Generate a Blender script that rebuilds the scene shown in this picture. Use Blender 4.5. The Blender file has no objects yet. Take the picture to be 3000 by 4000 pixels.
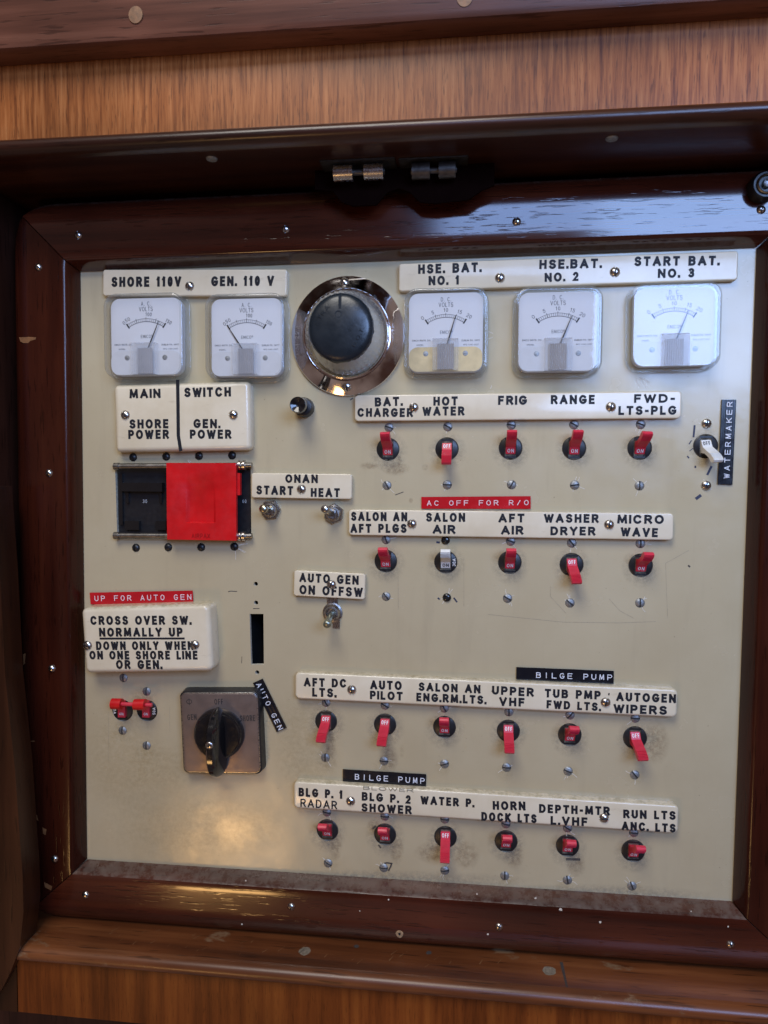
import bpy, bmesh, math, random
from mathutils import Vector, Matrix
random.seed(7)
R = math.radians
scn = bpy.context.scene
col = scn.collection

# ------------------------------------------------------------------ camera
# panel space: x right, y up, z out of the panel (metres); world = (x, -z, y)
FPX = 2773.0
CAMROT = (-0.05134671, 0.11288366, 0.00491261)
CAMPOS = Vector((0.05207349, 0.07968293, 0.55267431))
RC = (Matrix.Rotation(CAMROT[2], 3, 'Z') @ Matrix.Rotation(CAMROT[1], 3, 'Y') @ Matrix.Rotation(CAMROT[0], 3, 'X'))
TOW = Matrix.Rotation(math.pi / 2, 4, 'X')
cd = bpy.data.cameras.new('camera')
cam = bpy.data.objects.new('camera', cd)
col.objects.link(cam)
cd.sensor_fit = 'VERTICAL'; cd.sensor_height = 36.0; cd.lens = 36.0 * FPX / 4000.0
cd.clip_start = 0.01; cd.clip_end = 60
cam.matrix_world = TOW @ (Matrix.Translation(CAMPOS) @ RC.to_4x4())
scn.camera = cam
cd.dof.use_dof = True; cd.dof.focus_distance = 0.555; cd.dof.aperture_fstop = 14

# ------------------------------------------------------------------ world, lamps, exposure
w = bpy.data.worlds.new('World'); scn.world = w; w.use_nodes = True
wn = w.node_tree.nodes; wl = w.node_tree.links
bg = wn['Background']
tc = wn.new('ShaderNodeTexCoord'); nz = wn.new('ShaderNodeTexNoise'); rp = wn.new('ShaderNodeValToRGB')
nz.inputs['Scale'].default_value = 1.6; nz.inputs['Detail'].default_value = 3
rp.color_ramp.elements[0].position = 0.38; rp.color_ramp.elements[0].color = (0.060, 0.030, 0.024, 1)
rp.color_ramp.elements[1].position = 0.66; rp.color_ramp.elements[1].color = (0.33, 0.25, 0.225, 1)
wl.new(tc.outputs['Generated'], nz.inputs['Vector']); wl.new(nz.outputs['Fac'], rp.inputs['Fac'])
wl.new(rp.outputs['Color'], bg.inputs['Color'])
bg.inputs['Strength'].default_value = 0.75

def lamp(name, pos, aim, sx, sy, rad, color, spread=180):
    ld = bpy.data.lights.new(name, 'AREA'); ld.shape = 'RECTANGLE'; ld.size = sx; ld.size_y = sy
    ld.energy = rad * math.pi * sx * sy; ld.color = color; ld.spread = R(spread)
    o = bpy.data.objects.new(name, ld); col.objects.link(o)
    p = TOW @ Vector(pos); q = TOW @ Vector(aim)
    o.location = p; o.rotation_euler = (q - p).to_track_quat('-Z', 'Y').to_euler()
    return o
lamp('window_light', (-0.22, 1.28, 1.02), (0, 0, 0), 0.70, 0.70, 10.2, (1.0, 0.96, 0.90))
lamp('sky_window_light', (0.83, 0.60, 1.5), (0.83, 0.60, 0), 0.86, 0.64, 13.0, (0.34, 0.535, 1.0))
lamp('sky_pane_light', (0.20, 0.80, 1.5), (0.20, 0.80, 0), 0.46, 0.20, 10.0, (0.32, 0.51, 1.0))
lamp('warm_lamp_light', (-0.446, -0.73, 0.95), (-0.12, -0.2, 0), 0.20, 0.13, 15.0, (1.0, 0.56, 0.20))

vs = scn.view_settings
vs.view_transform = 'Standard'; vs.look = 'None'; vs.exposure = 0.0; vs.gamma = 1.0; vs.use_curve_mapping = False

# ------------------------------------------------------------------ pixel helpers (photo pixels, 3000 x 4000)
def ray(px, py):
    return RC @ Vector(((px - 1500) / FPX, -(py - 2000) / FPX, -1))
def P(px, py, h=0.0):
    d = ray(px, py); t = (h - CAMPOS.z) / d.z
    return CAMPOS + d * t
def PY(px, py, Y):
    d = ray(px, py); t = (Y - CAMPOS.y) / d.y
    return CAMPOS + d * t
def mpp(px, py, h=0.0):
    return (P(px + 1, py, h) - P(px, py, h)).length
FR = {'R3': (300, 1000, .5425), 'R4': (1100, 1000, .5425), 'R5': (1900, 950, .6631), 'R6': (300, 1450, .6631),
      'R7': (1300, 1450, .5425), 'R8': (2100, 1450, .5425), 'S1': (300, 2200, .5425), 'S2': (1100, 1900, .5425),
      'S3': (1900, 1900, .6028), 'S4': (300, 2550, .5425), 'S5': (1100, 2550, .5425), 'S6': (1900, 2550, .5425),
      'S7': (1100, 3000, .5425), 'S8': (1900, 3000, .6631)}
def F(fr, x, y):
    a, b, s = FR[fr]
    return (a + x * s, b + y * s)

# ------------------------------------------------------------------ materials
def new_mat(name):
    m = bpy.data.materials.new(name); m.use_nodes = True
    nt = m.node_tree
    return m, nt, nt.nodes['Principled BSDF']
def ramp(nt, stops):
    r = nt.nodes.new('ShaderNodeValToRGB'); e = r.color_ramp.elements
    while len(e) < len(stops): e.new(0.5)
    for i, (p, c) in enumerate(stops):
        e[i].position = p; e[i].color = (c[0], c[1], c[2], 1) if not isinstance(c, float) else (c, c, c, 1)
    return r
def noise(nt, scale, detail=4, rough=.55, stretch=(1, 1, 1), coord='Object', dist=0.0):
    t = nt.nodes.new('ShaderNodeTexCoord'); mp = nt.nodes.new('ShaderNodeMapping'); n = nt.nodes.new('ShaderNodeTexNoise')
    mp.inputs['Scale'].default_value = stretch
    n.inputs['Scale'].default_value = scale; n.inputs['Detail'].default_value = detail; n.inputs['Roughness'].default_value = rough
    n.inputs['Distortion'].default_value = dist
    nt.links.new(t.outputs[coord], mp.inputs['Vector']); nt.links.new(mp.outputs['Vector'], n.inputs['Vector'])
    return n
def mixc(nt, fac, a, b, mode='MIX'):
    m = nt.nodes.new('ShaderNodeMix'); m.data_type = 'RGBA'; m.blend_type = mode
    for s, v in ((0, fac), (6, a), (7, b)):
        if hasattr(v, 'links') or hasattr(v, 'is_linked'): nt.links.new(v, m.inputs[s])
        elif s == 0: m.inputs[0].default_value = v
        else: m.inputs[s].default_value = (v[0], v[1], v[2], 1)
    return m.outputs[2]
def bump(nt, b, height, strength, dist):
    bn = nt.nodes.new('ShaderNodeBump'); bn.inputs['Strength'].default_value = strength; bn.inputs['Distance'].default_value = dist
    nt.links.new(height, bn.inputs['Height']); nt.links.new(bn.outputs['Normal'], b.inputs['Normal'])
    return bn
def simple(name, c, rough=.5, metal=0.0, spec=.5, var=.12, nscale=90, coat=0.0, bmp=0.0):
    m, nt, b = new_mat(name)
    n = noise(nt, nscale, 4)
    r = ramp(nt, [(.3, tuple(x * (1 - var) for x in c)), (.7, tuple(min(1, x * (1 + var)) for x in c))])
    nt.links.new(n.outputs['Fac'], r.inputs['Fac']); nt.links.new(r.outputs['Color'], b.inputs['Base Color'])
    rr = ramp(nt, [(.3, max(0.02, rough - .08)), (.75, min(1.0, rough + .1))])
    n2 = noise(nt, nscale * 2.3, 3); nt.links.new(n2.outputs['Fac'], rr.inputs['Fac']); nt.links.new(rr.outputs['Color'], b.inputs['Roughness'])
    b.inputs['Metallic'].default_value = metal; b.inputs['Specular IOR Level'].default_value = spec
    b.inputs['Coat Weight'].default_value = coat; b.inputs['Coat Roughness'].default_value = .08
    if bmp: bump(nt, b, n2.outputs['Fac'], bmp, .0004)
    return m
def wood(name, dark, mid, light, axis, gscale=60, rough=.35, coat=.8, coat_rough=.12, pore=.5, pore_bump=.35, worn=None, dust=False, ring=1.0, spec=.3, pk=11):
    """varnished timber: long grain along one axis, open pores, patchy colour"""
    m, nt, b = new_mat(name); L = nt.links
    st = [1, 1, 1]; st[axis] = .045
    st2 = [1, 1, 1]; st2[axis] = .075
    g = noise(nt, gscale, 6, .62, st, dist=.25 * ring)
    r = ramp(nt, [(.30, dark), (.50, mid), (.72, light)])
    L.new(g.outputs['Fac'], r.inputs['Fac'])
    big = noise(nt, 7, 3, .5, (1, 1, 1))
    rb = ramp(nt, [(.3, .62), (.7, 1.25)]); L.new(big.outputs['Fac'], rb.inputs['Fac'])
    c = mixc(nt, 1.0, r.outputs['Color'], rb.outputs['Color'], 'MULTIPLY')
    p = noise(nt, gscale * pk, 2, .5, st2)
    pr = ramp(nt, [(.60, 0.0), (.68, 1.0)]); L.new(p.outputs['Fac'], pr.inputs['Fac'])
    pm = nt.nodes.new('ShaderNodeMath'); pm.operation = 'MULTIPLY'; pm.inputs[1].default_value = pore
    L.new(pr.outputs['Color'], pm.inputs[0])
    c = mixc(nt, pm.outputs[0], c, tuple(x * .35 for x in dark))
    if worn:
        wn_ = noise(nt, 38, 6, .7, tuple(1.0 if i != axis else .5 for i in range(3)))
        wr = ramp(nt, [(worn[1], 0.0), (worn[1] + .06, 1.0)]); L.new(wn_.outputs['Fac'], wr.inputs['Fac'])
        c = mixc(nt, wr.outputs['Color'], c, worn[0])
    if dust:
        geo = nt.nodes.new('ShaderNodeNewGeometry'); sx = nt.nodes.new('ShaderNodeSeparateXYZ'); L.new(geo.outputs['Normal'], sx.inputs[0])
        up = ramp(nt, [(.55, 0.0), (.85, 1.0)]); L.new(sx.outputs['Z'], up.inputs['Fac'])
        dn = noise(nt, 110, 8, .75); dr = ramp(nt, [(.36, .02), (.66, .40)]); L.new(dn.outputs['Fac'], dr.inputs['Fac'])
        mu = nt.nodes.new('ShaderNodeMath'); mu.operation = 'MULTIPLY'; L.new(up.outputs['Color'], mu.inputs[0]); L.new(dr.outputs['Color'], mu.inputs[1])
        c = mixc(nt, mu.outputs[0], c, (.24, .205, .16))
        rg = nt.nodes.new('ShaderNodeMath'); rg.operation = 'MULTIPLY_ADD'; rg.inputs[1].default_value = .9; rg.inputs[2].default_value = rough; rg.use_clamp = True
        L.new(mu.outputs[0], rg.inputs[0]); L.new(rg.outputs[0], b.inputs['Roughness'])
    b.inputs['Coat Weight'].default_value = coat
    L.new(c, b.inputs['Base Color'])
    b.inputs['Roughness'].default_value = rough; b.inputs['Coat Roughness'].default_value = coat_rough
    b.inputs['Specular IOR Level'].default_value = spec
    # varnish telegraphs the pores
    ad = nt.nodes.new('ShaderNodeMath'); ad.operation = 'SUBTRACT'; L.new(g.outputs['Fac'], ad.inputs[0])
    L.new(pr.outputs['Color'], ad.inputs[1])
    bn = bump(nt, b, ad.outputs[0], pore_bump, .00009)
    L.new(bn.outputs['Normal'], b.inputs['Coat Normal'])
    return m

M = {}
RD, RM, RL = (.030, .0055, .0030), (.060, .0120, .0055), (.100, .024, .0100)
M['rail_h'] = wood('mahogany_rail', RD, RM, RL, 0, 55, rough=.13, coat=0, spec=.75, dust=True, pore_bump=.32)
M['rail_v'] = wood('shaded_mahogany_stile', tuple(.62 * c for c in RD), tuple(.62 * c for c in RM), tuple(.62 * c for c in RL), 1, 55, rough=.2, coat=0, spec=.35, pore_bump=.5, worn=((.24, .12, .06), .70))  # rail wood darkened: shade at the sides put into the stile colour
M['soffit'] = wood('dark_varnished_header', (.018, .0045, .0025), (.040, .011, .005), (.090, .030, .012), 0, 50, coat=.4, coat_rough=.2)
M['sill'] = wood('worn_sill', (.035, .010, .004), (.135, .040, .012), (.28, .100, .032), 0, 38, spec=.35, coat=.25, coat_rough=.22, worn=((.20, .115, .06), .61))
M['veneer'] = wood('teak_veneer', (.125, .032, .009), (.30, .095, .024), (.43, .165, .052), 1, 420, spec=.2, coat=.12, coat_rough=.3, pore=.5, pore_bump=.15, ring=.3, pk=2.6)
M['fascia'] = wood('teak_fascia', (.080, .019, .004), (.180, .045, .008), (.26, .075, .013), 1, 110, spec=.15, coat=.08, coat_rough=.35, pore=.35, pore_bump=.1)
M['beam'] = wood('mahogany_beam', (.045, .016, .010), (.13, .048, .028), (.24, .10, .060), 0, 45, spec=.2, coat=.15, coat_rough=.3, pore=.5)
M['post'] = wood('mahogany_post', (.017, .005, .002), (.036, .011, .004), (.062, .021, .008), 1, 40, spec=.2, coat=.2, coat_rough=.3)
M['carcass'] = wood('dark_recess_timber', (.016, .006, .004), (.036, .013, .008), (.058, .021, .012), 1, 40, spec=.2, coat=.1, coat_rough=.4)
M['bung'] = simple('pale_wood_plug', (.19, .085, .032), .5, var=.3, nscale=300)
M['raw_wood'] = simple('raw_splintered_wood', (.40, .24, .12), .8, var=.4, nscale=500)

def panel_mat():
    m, nt, b = new_mat('cream_laminate'); L = nt.links
    n1 = noise(nt, 9, 5, .6); r1 = ramp(nt, [(.3, (.505, .432, .275)), (.7, (.57, .498, .33))]); L.new(n1.outputs['Fac'], r1.inputs['Fac'])
    # yellowing: stronger low and left, in uneven blotches
    t = nt.nodes.new('ShaderNodeTexCoord'); s = nt.nodes.new('ShaderNodeSeparateXYZ'); L.new(t.outputs['Object'], s.inputs[0])
    mr = nt.nodes.new('ShaderNodeMapRange'); mr.inputs['From Min'].default_value = .15; mr.inputs['From Max'].default_value = -.28
    mr.inputs['To Min'].default_value = .15; mr.inputs['To Max'].default_value = .95
    sk = nt.nodes.new('ShaderNodeMath'); sk.operation = 'MULTIPLY_ADD'; sk.inputs[1].default_value = .45; L.new(s.outputs['X'], sk.inputs[0]); L.new(s.outputs['Y'], sk.inputs[2])
    L.new(sk.outputs[0], mr.inputs['Value'])
    n2 = noise(nt, 7, 5, .6); r2 = ramp(nt, [(.28, .30), (.72, 1.0)]); L.new(n2.outputs['Fac'], r2.inputs['Fac'])
    mu = nt.nodes.new('ShaderNodeMath'); mu.operation = 'MULTIPLY'; L.new(mr.outputs[0], mu.inputs[0]); L.new(r2.outputs['Color'], mu.inputs[1])
    c = mixc(nt, mu.outputs[0], r1.outputs['Color'], (.40, .315, .185))
    # specks of dirt
    n3 = noise(nt, 420, 2, .5); r3 = ramp(nt, [(.735, 0.0), (.78, .55)]); L.new(n3.outputs['Fac'], r3.inputs['Fac'])
    c = mixc(nt, r3.outputs['Color'], c, (.20, .15, .09))
    # fine vertical grime
    n4 = noise(nt, 60, 4, .6, (1, .12, 1)); r4 = ramp(nt, [(.55, 0.0), (.80, .30)]); L.new(n4.outputs['Fac'], r4.inputs['Fac'])
    c = mixc(nt, r4.outputs['Color'], c, (.36, .30, .20))
    L.new(c, b.inputs['Base Color'])
    n5 = noise(nt, 22, 4, .6); r5 = ramp(nt, [(.35, .13), (.7, .30)]); L.new(n5.outputs['Fac'], r5.inputs['Fac']); L.new(r5.outputs['Color'], b.inputs['Roughness'])
    b.inputs['Specular IOR Level'].default_value = .6
    n6 = noise(nt, 26, 3, .5); n7 = noise(nt, 520, 2, .5)
    a = nt.nodes.new('ShaderNodeMath'); a.operation = 'MULTIPLY_ADD'; a.inputs[1].default_value = .05
    L.new(n7.outputs['Fac'], a.inputs[0]); L.new(n6.outputs['Fac'], a.inputs[2])
    bump(nt, b, a.outputs[0], .22, .0015)
    return m
M['panel'] = panel_mat()

def plaque_mat():
    m, nt, b = new_mat('ivory_plaque'); L = nt.links
    n1 = noise(nt, 30, 4, .6); r1 = ramp(nt, [(.3, (.68, .58, .395)), (.7, (.79, .70, .52))]); L.new(n1.outputs['Fac'], r1.inputs['Fac'])
    n2 = noise(nt, 130, 5, .7, (.25, 1, 1)); r2 = ramp(nt, [(.62, 0.0), (.74, .6)]); L.new(n2.outputs['Fac'], r2.inputs['Fac'])
    c = mixc(nt, r2.outputs['Color'], r1.outputs['Color'], (.52, .43, .28))
    # grime gathered on upward edges
    geo = nt.nodes.new('ShaderNodeNewGeometry'); sx = nt.nodes.new('ShaderNodeSeparateXYZ'); L.new(geo.outputs['Normal'], sx.inputs[0])
    up = ramp(nt, [(.45, 0.0), (.9, .85)]); L.new(sx.outputs['Z'], up.inputs['Fac'])
    dn = noise(nt, 240, 5, .7); dr = ramp(nt, [(.38, .15), (.62, 1.0)]); L.new(dn.outputs['Fac'], dr.inputs['Fac'])
    mu = nt.nodes.new('ShaderNodeMath'); mu.operation = 'MULTIPLY'; L.new(up.outputs['Color'], mu.inputs[0]); L.new(dr.outputs['Color'], mu.inputs[1])
    c = mixc(nt, mu.outputs[0], c, (.36, .30, .17))
    L.new(c, b.inputs['Base Color'])
    b.inputs['Roughness'].default_value = .32; b.inputs['Coat Weight'].default_value = .5; b.inputs['Coat Roughness'].default_value = .1
    n3 = noise(nt, 60, 4, .6, (.15, 1, 1)); bump(nt, b, n3.outputs['Fac'], .25, .0006)
    return m
M['plaque'] = plaque_mat()
M['ink'] = simple('black_engraving_paint', (.012, .013, .018), .55, spec=.3, nscale=400)
M['ghost'] = simple('worn_engraving', (.20, .165, .10), .6, nscale=500, var=.4)
M['black'] = simple('black_plastic', (.012, .012, .014), .38, nscale=120)
M['gloss_black'] = simple('glossy_black_plastic', (.008, .008, .009), .14, nscale=80, coat=.4)
M['cap_black'] = simple('black_painted_cap', (.012, .018, .024), .30, nscale=40, bmp=.6)
M['hole_black'] = simple('dark_void', (.003, .003, .003), .8, nscale=30)
M['steel'] = simple('screw_steel', (.62, .60, .58), .24, 1.0, nscale=300)
M['zinc'] = simple('dull_zinc', (.30, .31, .31), .50, .75, nscale=700, var=.35, bmp=.4)
M['dull_steel'] = simple('aged_nickel', (.42, .41, .40), .30, 1.0, nscale=400, var=.3)
M['brass_nickel'] = simple('worn_plated_brass', (.50, .47, .36), .27, 1.0, nscale=350, var=.3)
M['patina'] = simple('greenish_plated_lever', (.36, .38, .30), .34, .9, nscale=350, var=.35)
M['chrome'] = simple('chrome', (.80, .76, .76), .09, 1.0, nscale=60, var=.05)
M['red'] = simple('red_lever_plastic', (.64, .032, .060), .38, nscale=160, var=.12)
M['red_plate'] = simple('bright_red_plastic', (.60, .006, .009), .40, nscale=70, var=.14, bmp=.3)
M['white_plastic'] = simple('white_lever_plastic', (.80, .79, .74), .38, nscale=120, var=.05)
M['white_ink'] = simple('white_print', (.85, .85, .85), .5, nscale=300, var=.05)
M['tape_red'] = simple('red_label_tape', (.50, .010, .016), .22, nscale=60, var=.1)
M['tape_black'] = simple('black_label_tape', (.008, .009, .013), .20, nscale=60, var=.1)
M['emboss'] = simple('white_stress_lettering', (.74, .76, .82), .5, nscale=900, var=.2)
M['emboss_red'] = simple('pink_stress_lettering', (.86, .62, .64), .5, nscale=900, var=.2)
M['dial'] = simple('dial_card', (.66, .67, .69), .6, nscale=30, var=.02)
M['dial_low'] = simple('dial_lower_card', (.60, .61, .62), .55, nscale=60, var=.05)
M['dial_rust'] = simple('rust_stained_card', (.62, .50, .27), .6, nscale=45, var=.3)
M['dark_plate'] = simple('matt_dark_plate', (.007, .003, .0025), .95, spec=.0)
M['slot'] = simple('dark_slot', (.05, .046, .042), .6, .3, nscale=300, var=.3)  # slot floors coloured dark so the screw slots read
M['old_plug'] = simple('weathered_plug', (.20, .16, .11), .7, nscale=400, var=.35)
M['coil'] = simple('dull_winding', (.60, .56, .53), .45, .2, nscale=60, var=.15)
M['needle'] = simple('black_needle', (.01, .01, .012), .5)
M['bronze'] = simple('bronze_anodised_plate', (.21, .165, .145), .38, .6, nscale=60, var=.12)
M['grey_print'] = simple('dark_grey_print', (.035, .030, .030), .5)
M['rim'] = simple('bare_hole_edge', (.62, .58, .46), .7, var=.3, nscale=600)
M['rod'] = simple('dark_steel_rod', (.11, .105, .10), .45, .9, nscale=200, var=.3)
M['rod_steel'] = simple('grey_steel_rod', (.26, .25, .24), .38, 1.0, nscale=200, var=.3)
M['soil'] = simple('dark_scuff', (.05, .04, .035), .7, var=.4, nscale=900)
M['ink_blue'] = simple('blue_marker', (.030, .035, .070), .6, var=.4, nscale=900)
M['crack'] = simple('pale_hairline', (.66, .61, .50), .6, var=.2, nscale=500)
M['crack_dark'] = simple('brown_hairline', (.34, .28, .19), .6, var=.3, nscale=500)

def acrylic(name, tint=(1, 1, 1), rough=.03, ior=1.49, milky=0.0):
    m, nt, b = new_mat(name); L = nt.links
    nt.nodes.remove(b); out = nt.nodes['Material Output']
    tr = nt.nodes.new('ShaderNodeBsdfTransparent'); tr.inputs['Color'].default_value = (*tint, 1)
    gl = nt.nodes.new('ShaderNodeBsdfGlossy'); gl.inputs['Roughness'].default_value = rough
    n = noise(nt, 35, 3); bn = nt.nodes.new('ShaderNodeBump'); bn.inputs['Strength'].default_value = .05; bn.inputs['Distance'].default_value = .001
    L.new(n.outputs['Fac'], bn.inputs['Height']); L.new(bn.outputs['Normal'], gl.inputs['Normal'])
    fr = nt.nodes.new('ShaderNodeFresnel'); geo = nt.nodes.new('ShaderNodeNewGeometry'); io = nt.nodes.new('ShaderNodeMapRange')
    io.inputs['To Min'].default_value = ior; io.inputs['To Max'].default_value = 1 / ior      # same reflectance from either side of the sheet
    L.new(geo.outputs['Backfacing'], io.inputs['Value']); L.new(io.outputs[0], fr.inputs['IOR'])
    mx = nt.nodes.new('ShaderNodeMixShader'); L.new(fr.outputs[0], mx.inputs[0]); L.new(tr.outputs[0], mx.inputs[1]); L.new(gl.outputs[0], mx.inputs[2])
    last = mx
    if milky:
        df = nt.nodes.new('ShaderNodeBsdfDiffuse'); df.inputs['Color'].default_value = (.78, .80, .82, 1)
        m2 = nt.nodes.new('ShaderNodeMixShader'); m2.inputs[0].default_value = milky
        L.new(mx.outputs[0], m2.inputs[1]); L.new(df.outputs[0], m2.inputs[2]); last = m2
    L.new(last.outputs[0], out.inputs['Surface'])
    return m
M['acrylic'] = acrylic('clear_acrylic', (.99, .995, 1.0), .03, 1.62, .02)
M['acrylic_rim'] = acrylic('acrylic_edge', (.90, .915, .92), .05, 1.65, .07)
M['acrylic_rib'] = acrylic('ribbed_acrylic', (.93, .94, .96), .08, 1.6, .22)
M['lens'] = acrylic('smoky_lens', (.80, .77, .68), .06, 1.6, .15)

def stain_mat(name, c, dens):
    m, nt, b = new_mat(name); L = nt.links
    t = nt.nodes.new('ShaderNodeTexCoord')
    g = nt.nodes.new('ShaderNodeTexGradient'); g.gradient_type = 'SPHERICAL'
    mp = nt.nodes.new('ShaderNodeMapping'); mp.inputs['Location'].default_value = (-1, -1, 0); mp.inputs['Scale'].default_value = (2, 2, 1)
    L.new(t.outputs['UV'], mp.inputs['Vector']); L.new(mp.outputs['Vector'], g.inputs['Vector'])
    n = noise(nt, 260, 8, .72); r = ramp(nt, [(.36, 0.0), (.70, 1.0)]); L.new(n.outputs['Fac'], r.inputs['Fac'])
    gr = ramp(nt, [(.0, 0.0), (.55, 1.0)]); L.new(g.outputs['Fac'], gr.inputs['Fac'])
    mu = nt.nodes.new('ShaderNodeMath'); mu.operation = 'MULTIPLY'; L.new(r.outputs['Color'], mu.inputs[0]); L.new(gr.outputs['Color'], mu.inputs[1])
    m2 = nt.nodes.new('ShaderNodeMath'); m2.operation = 'MULTIPLY'; m2.inputs[1].default_value = dens; L.new(mu.outputs[0], m2.inputs[0])
    b.inputs['Base Color'].default_value = (*c, 1); b.inputs['Roughness'].default_value = .7
    L.new(m2.outputs[0], b.inputs['Alpha'])
    return m
M['stain'] = stain_mat('brown_residue', (.26, .17, .085), .42)
M['stain_y'] = stain_mat('yellow_residue', (.46, .34, .14), .20)
M['stain_d'] = stain_mat('grey_dust_film', (.34, .31, .24), .6)

# ------------------------------------------------------------------ mesh builder (panel coordinates)
class MB:
    def __init__(s): s.v = []; s.f = []; s.uv = None
    def add(s, vs, fs):
        k = len(s.v); s.v += [Vector(a) for a in vs]; s.f += [tuple(i + k for i in f) for f in fs]
    def box(s, a, b):
        (x0, y0, z0), (x1, y1, z1) = a, b
        s.add([(x0, y0, z0), (x1, y0, z0), (x1, y1, z0), (x0, y1, z0), (x0, y0, z1), (x1, y0, z1), (x1, y1, z1), (x0, y1, z1)],
              [(3, 2, 1, 0), (4, 5, 6, 7), (0, 1, 5, 4), (1, 2, 6, 5), (2, 3, 7, 6), (3, 0, 4, 7)])
    def loft(s, rings, cap0=False, cap1=True):
        n = len(rings[0]); vs = [p for r in rings for p in r]; fs = []
        for i in range(len(rings) - 1):
            for j in range(n):
                k = (j + 1) % n
                fs.append((i * n + j, i * n + k, (i + 1) * n + k, (i + 1) * n + j))
        if cap1: fs.append(tuple((len(rings) - 1) * n + j for j in range(n)))
        if cap0: fs.append(tuple(reversed(range(n))))
        s.add(vs, fs)
    def lathe(s, prof, n=32, c=(0, 0), sy=1.0, cap0=False, cap1=False):
        rings = [[(c[0] + r * math.cos(2 * math.pi * j / n), c[1] + sy * r * math.sin(2 * math.pi * j / n), z) for j in range(n)] for r, z in prof]
        s.loft(rings, cap0, cap1)
    def tube(s, a, b, r0, r1=None, n=14, caps=True):
        r1 = r0 if r1 is None else r1
        a = Vector(a); b = Vector(b); d = (b - a).normalized(); u = d.orthogonal().normalized(); v = d.cross(u)
        rings = [[p + (u * math.cos(2 * math.pi * j / n) + v * math.sin(2 * math.pi * j / n)) * r for j in range(n)] for p, r in ((a, r0), (b, r1))]
        s.loft(rings, caps, caps)
    def ball(s, c, r, n=12, sz=1.0):
        c = Vector(c)
        prof = [(r * math.sin(math.pi * i / n), -r * sz * math.cos(math.pi * i / n)) for i in range(n + 1)]
        prof[0] = (r * .02, prof[0][1]); prof[-1] = (r * .02, prof[-1][1])
        k = len(s.v); s.lathe(prof, 2 * n, (c.x, c.y), cap0=True, cap1=True)
        for i in range(k, len(s.v)): s.v[i].z += c.z
    def prism(s, poly, z0, z1):
        n = len(poly)
        s.add([(x, y, z0) for x, y in poly] + [(x, y, z1) for x, y in poly],
              [tuple(range(n, 2 * n)), tuple(reversed(range(n)))] + [(i, (i + 1) % n, n + (i + 1) % n, n + i) for i in range(n)])
    def xf(s, m):
        s.v = [m @ p for p in s.v]; return s
    def mesh(s, name, mat, inv=None, sharp=35):
        me = bpy.data.meshes.new(name)
        vs = s.v if inv is None else [inv @ p for p in s.v]
        me.from_pydata([tuple(p) for p in vs], [], s.f); me.update()
        bm = bmesh.new(); bm.from_mesh(me); bmesh.ops.recalc_face_normals(bm, faces=bm.faces) if s.uv is None else None; bm.to_mesh(me); bm.free()
        if s.uv is not None:
            l = me.uv_layers.new(name='UVMap')
            for lp in me.loops: l.data[lp.index].uv = s.uv[lp.vertex_index]
        me.materials.append(M[mat] if isinstance(mat, str) else mat)
        me.shade_smooth()
        me.set_sharp_from_angle(angle=R(sharp))
        return me

def rrect(w_, h_, r, z, n=5, c=(0, 0)):
    r = max(min(r, w_ / 2 - 1e-6, h_ / 2 - 1e-6), 1e-6); pts = []
    for cx, cy, a0 in ((w_ / 2 - r, h_ / 2 - r, 0), (-w_ / 2 + r, h_ / 2 - r, 90), (-w_ / 2 + r, -h_ / 2 + r, 180), (w_ / 2 - r, -h_ / 2 + r, 270)):
        for i in range(n + 1):
            a = R(a0 + 90 * i / n); pts.append((c[0] + cx + r * math.cos(a), c[1] + cy + r * math.sin(a), z))
    return pts
def plate(mb, w_, h_, r, z0, z1, bev, seg=4, c=(0, 0), cap0=False, side=0.0):
    rings = [rrect(w_, h_, r, z0, c=c)]
    for i in range(seg + 1):
        a = math.pi / 2 * i / seg; d = bev * (1 - math.cos(a)) + side
        rings.append(rrect(w_ - 2 * d, h_ - 2 * d, max(r - d, .0003), z1 - bev + bev * math.sin(a), c=c))
    mb.loft(rings, cap0, True)

INV = {}
def thing(name, label, cat, org, ang=0.0, group=None):
    o = bpy.data.objects.new(name, None); o.empty_display_size = .01; col.objects.link(o)
    loc = Matrix.Translation(Vector(org)) @ Matrix.Rotation(ang, 4, 'Z')
    o.matrix_world = TOW @ loc
    o['label'] = label; o['category'] = cat; o['kind'] = 'thing'
    if group: o['group'] = group
    INV[o.name] = loc.inverted()
    return o
def part(name, mb, mat, parent, local=False, label=None):
    me = mb if isinstance(mb, bpy.types.Mesh) else mb.mesh(name, mat, None if local else INV[parent.name])
    o = bpy.data.objects.new(name, me); col.objects.link(o); o.parent = parent
    INV[o.name] = INV[parent.name]
    if label: o['label'] = label
    return o
def sub(name, me, parent, loc, rotz=0.0, label=None):
    """a shared mesh placed under a thing; loc in the thing's own space"""
    o = bpy.data.objects.new(name, me); col.objects.link(o); o.parent = parent
    o.location = loc; o.rotation_euler = (0, 0, rotz)
    if label: o['label'] = label
    return o
def tolocal(parent, p): return INV[parent.name] @ Vector(p)

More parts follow.
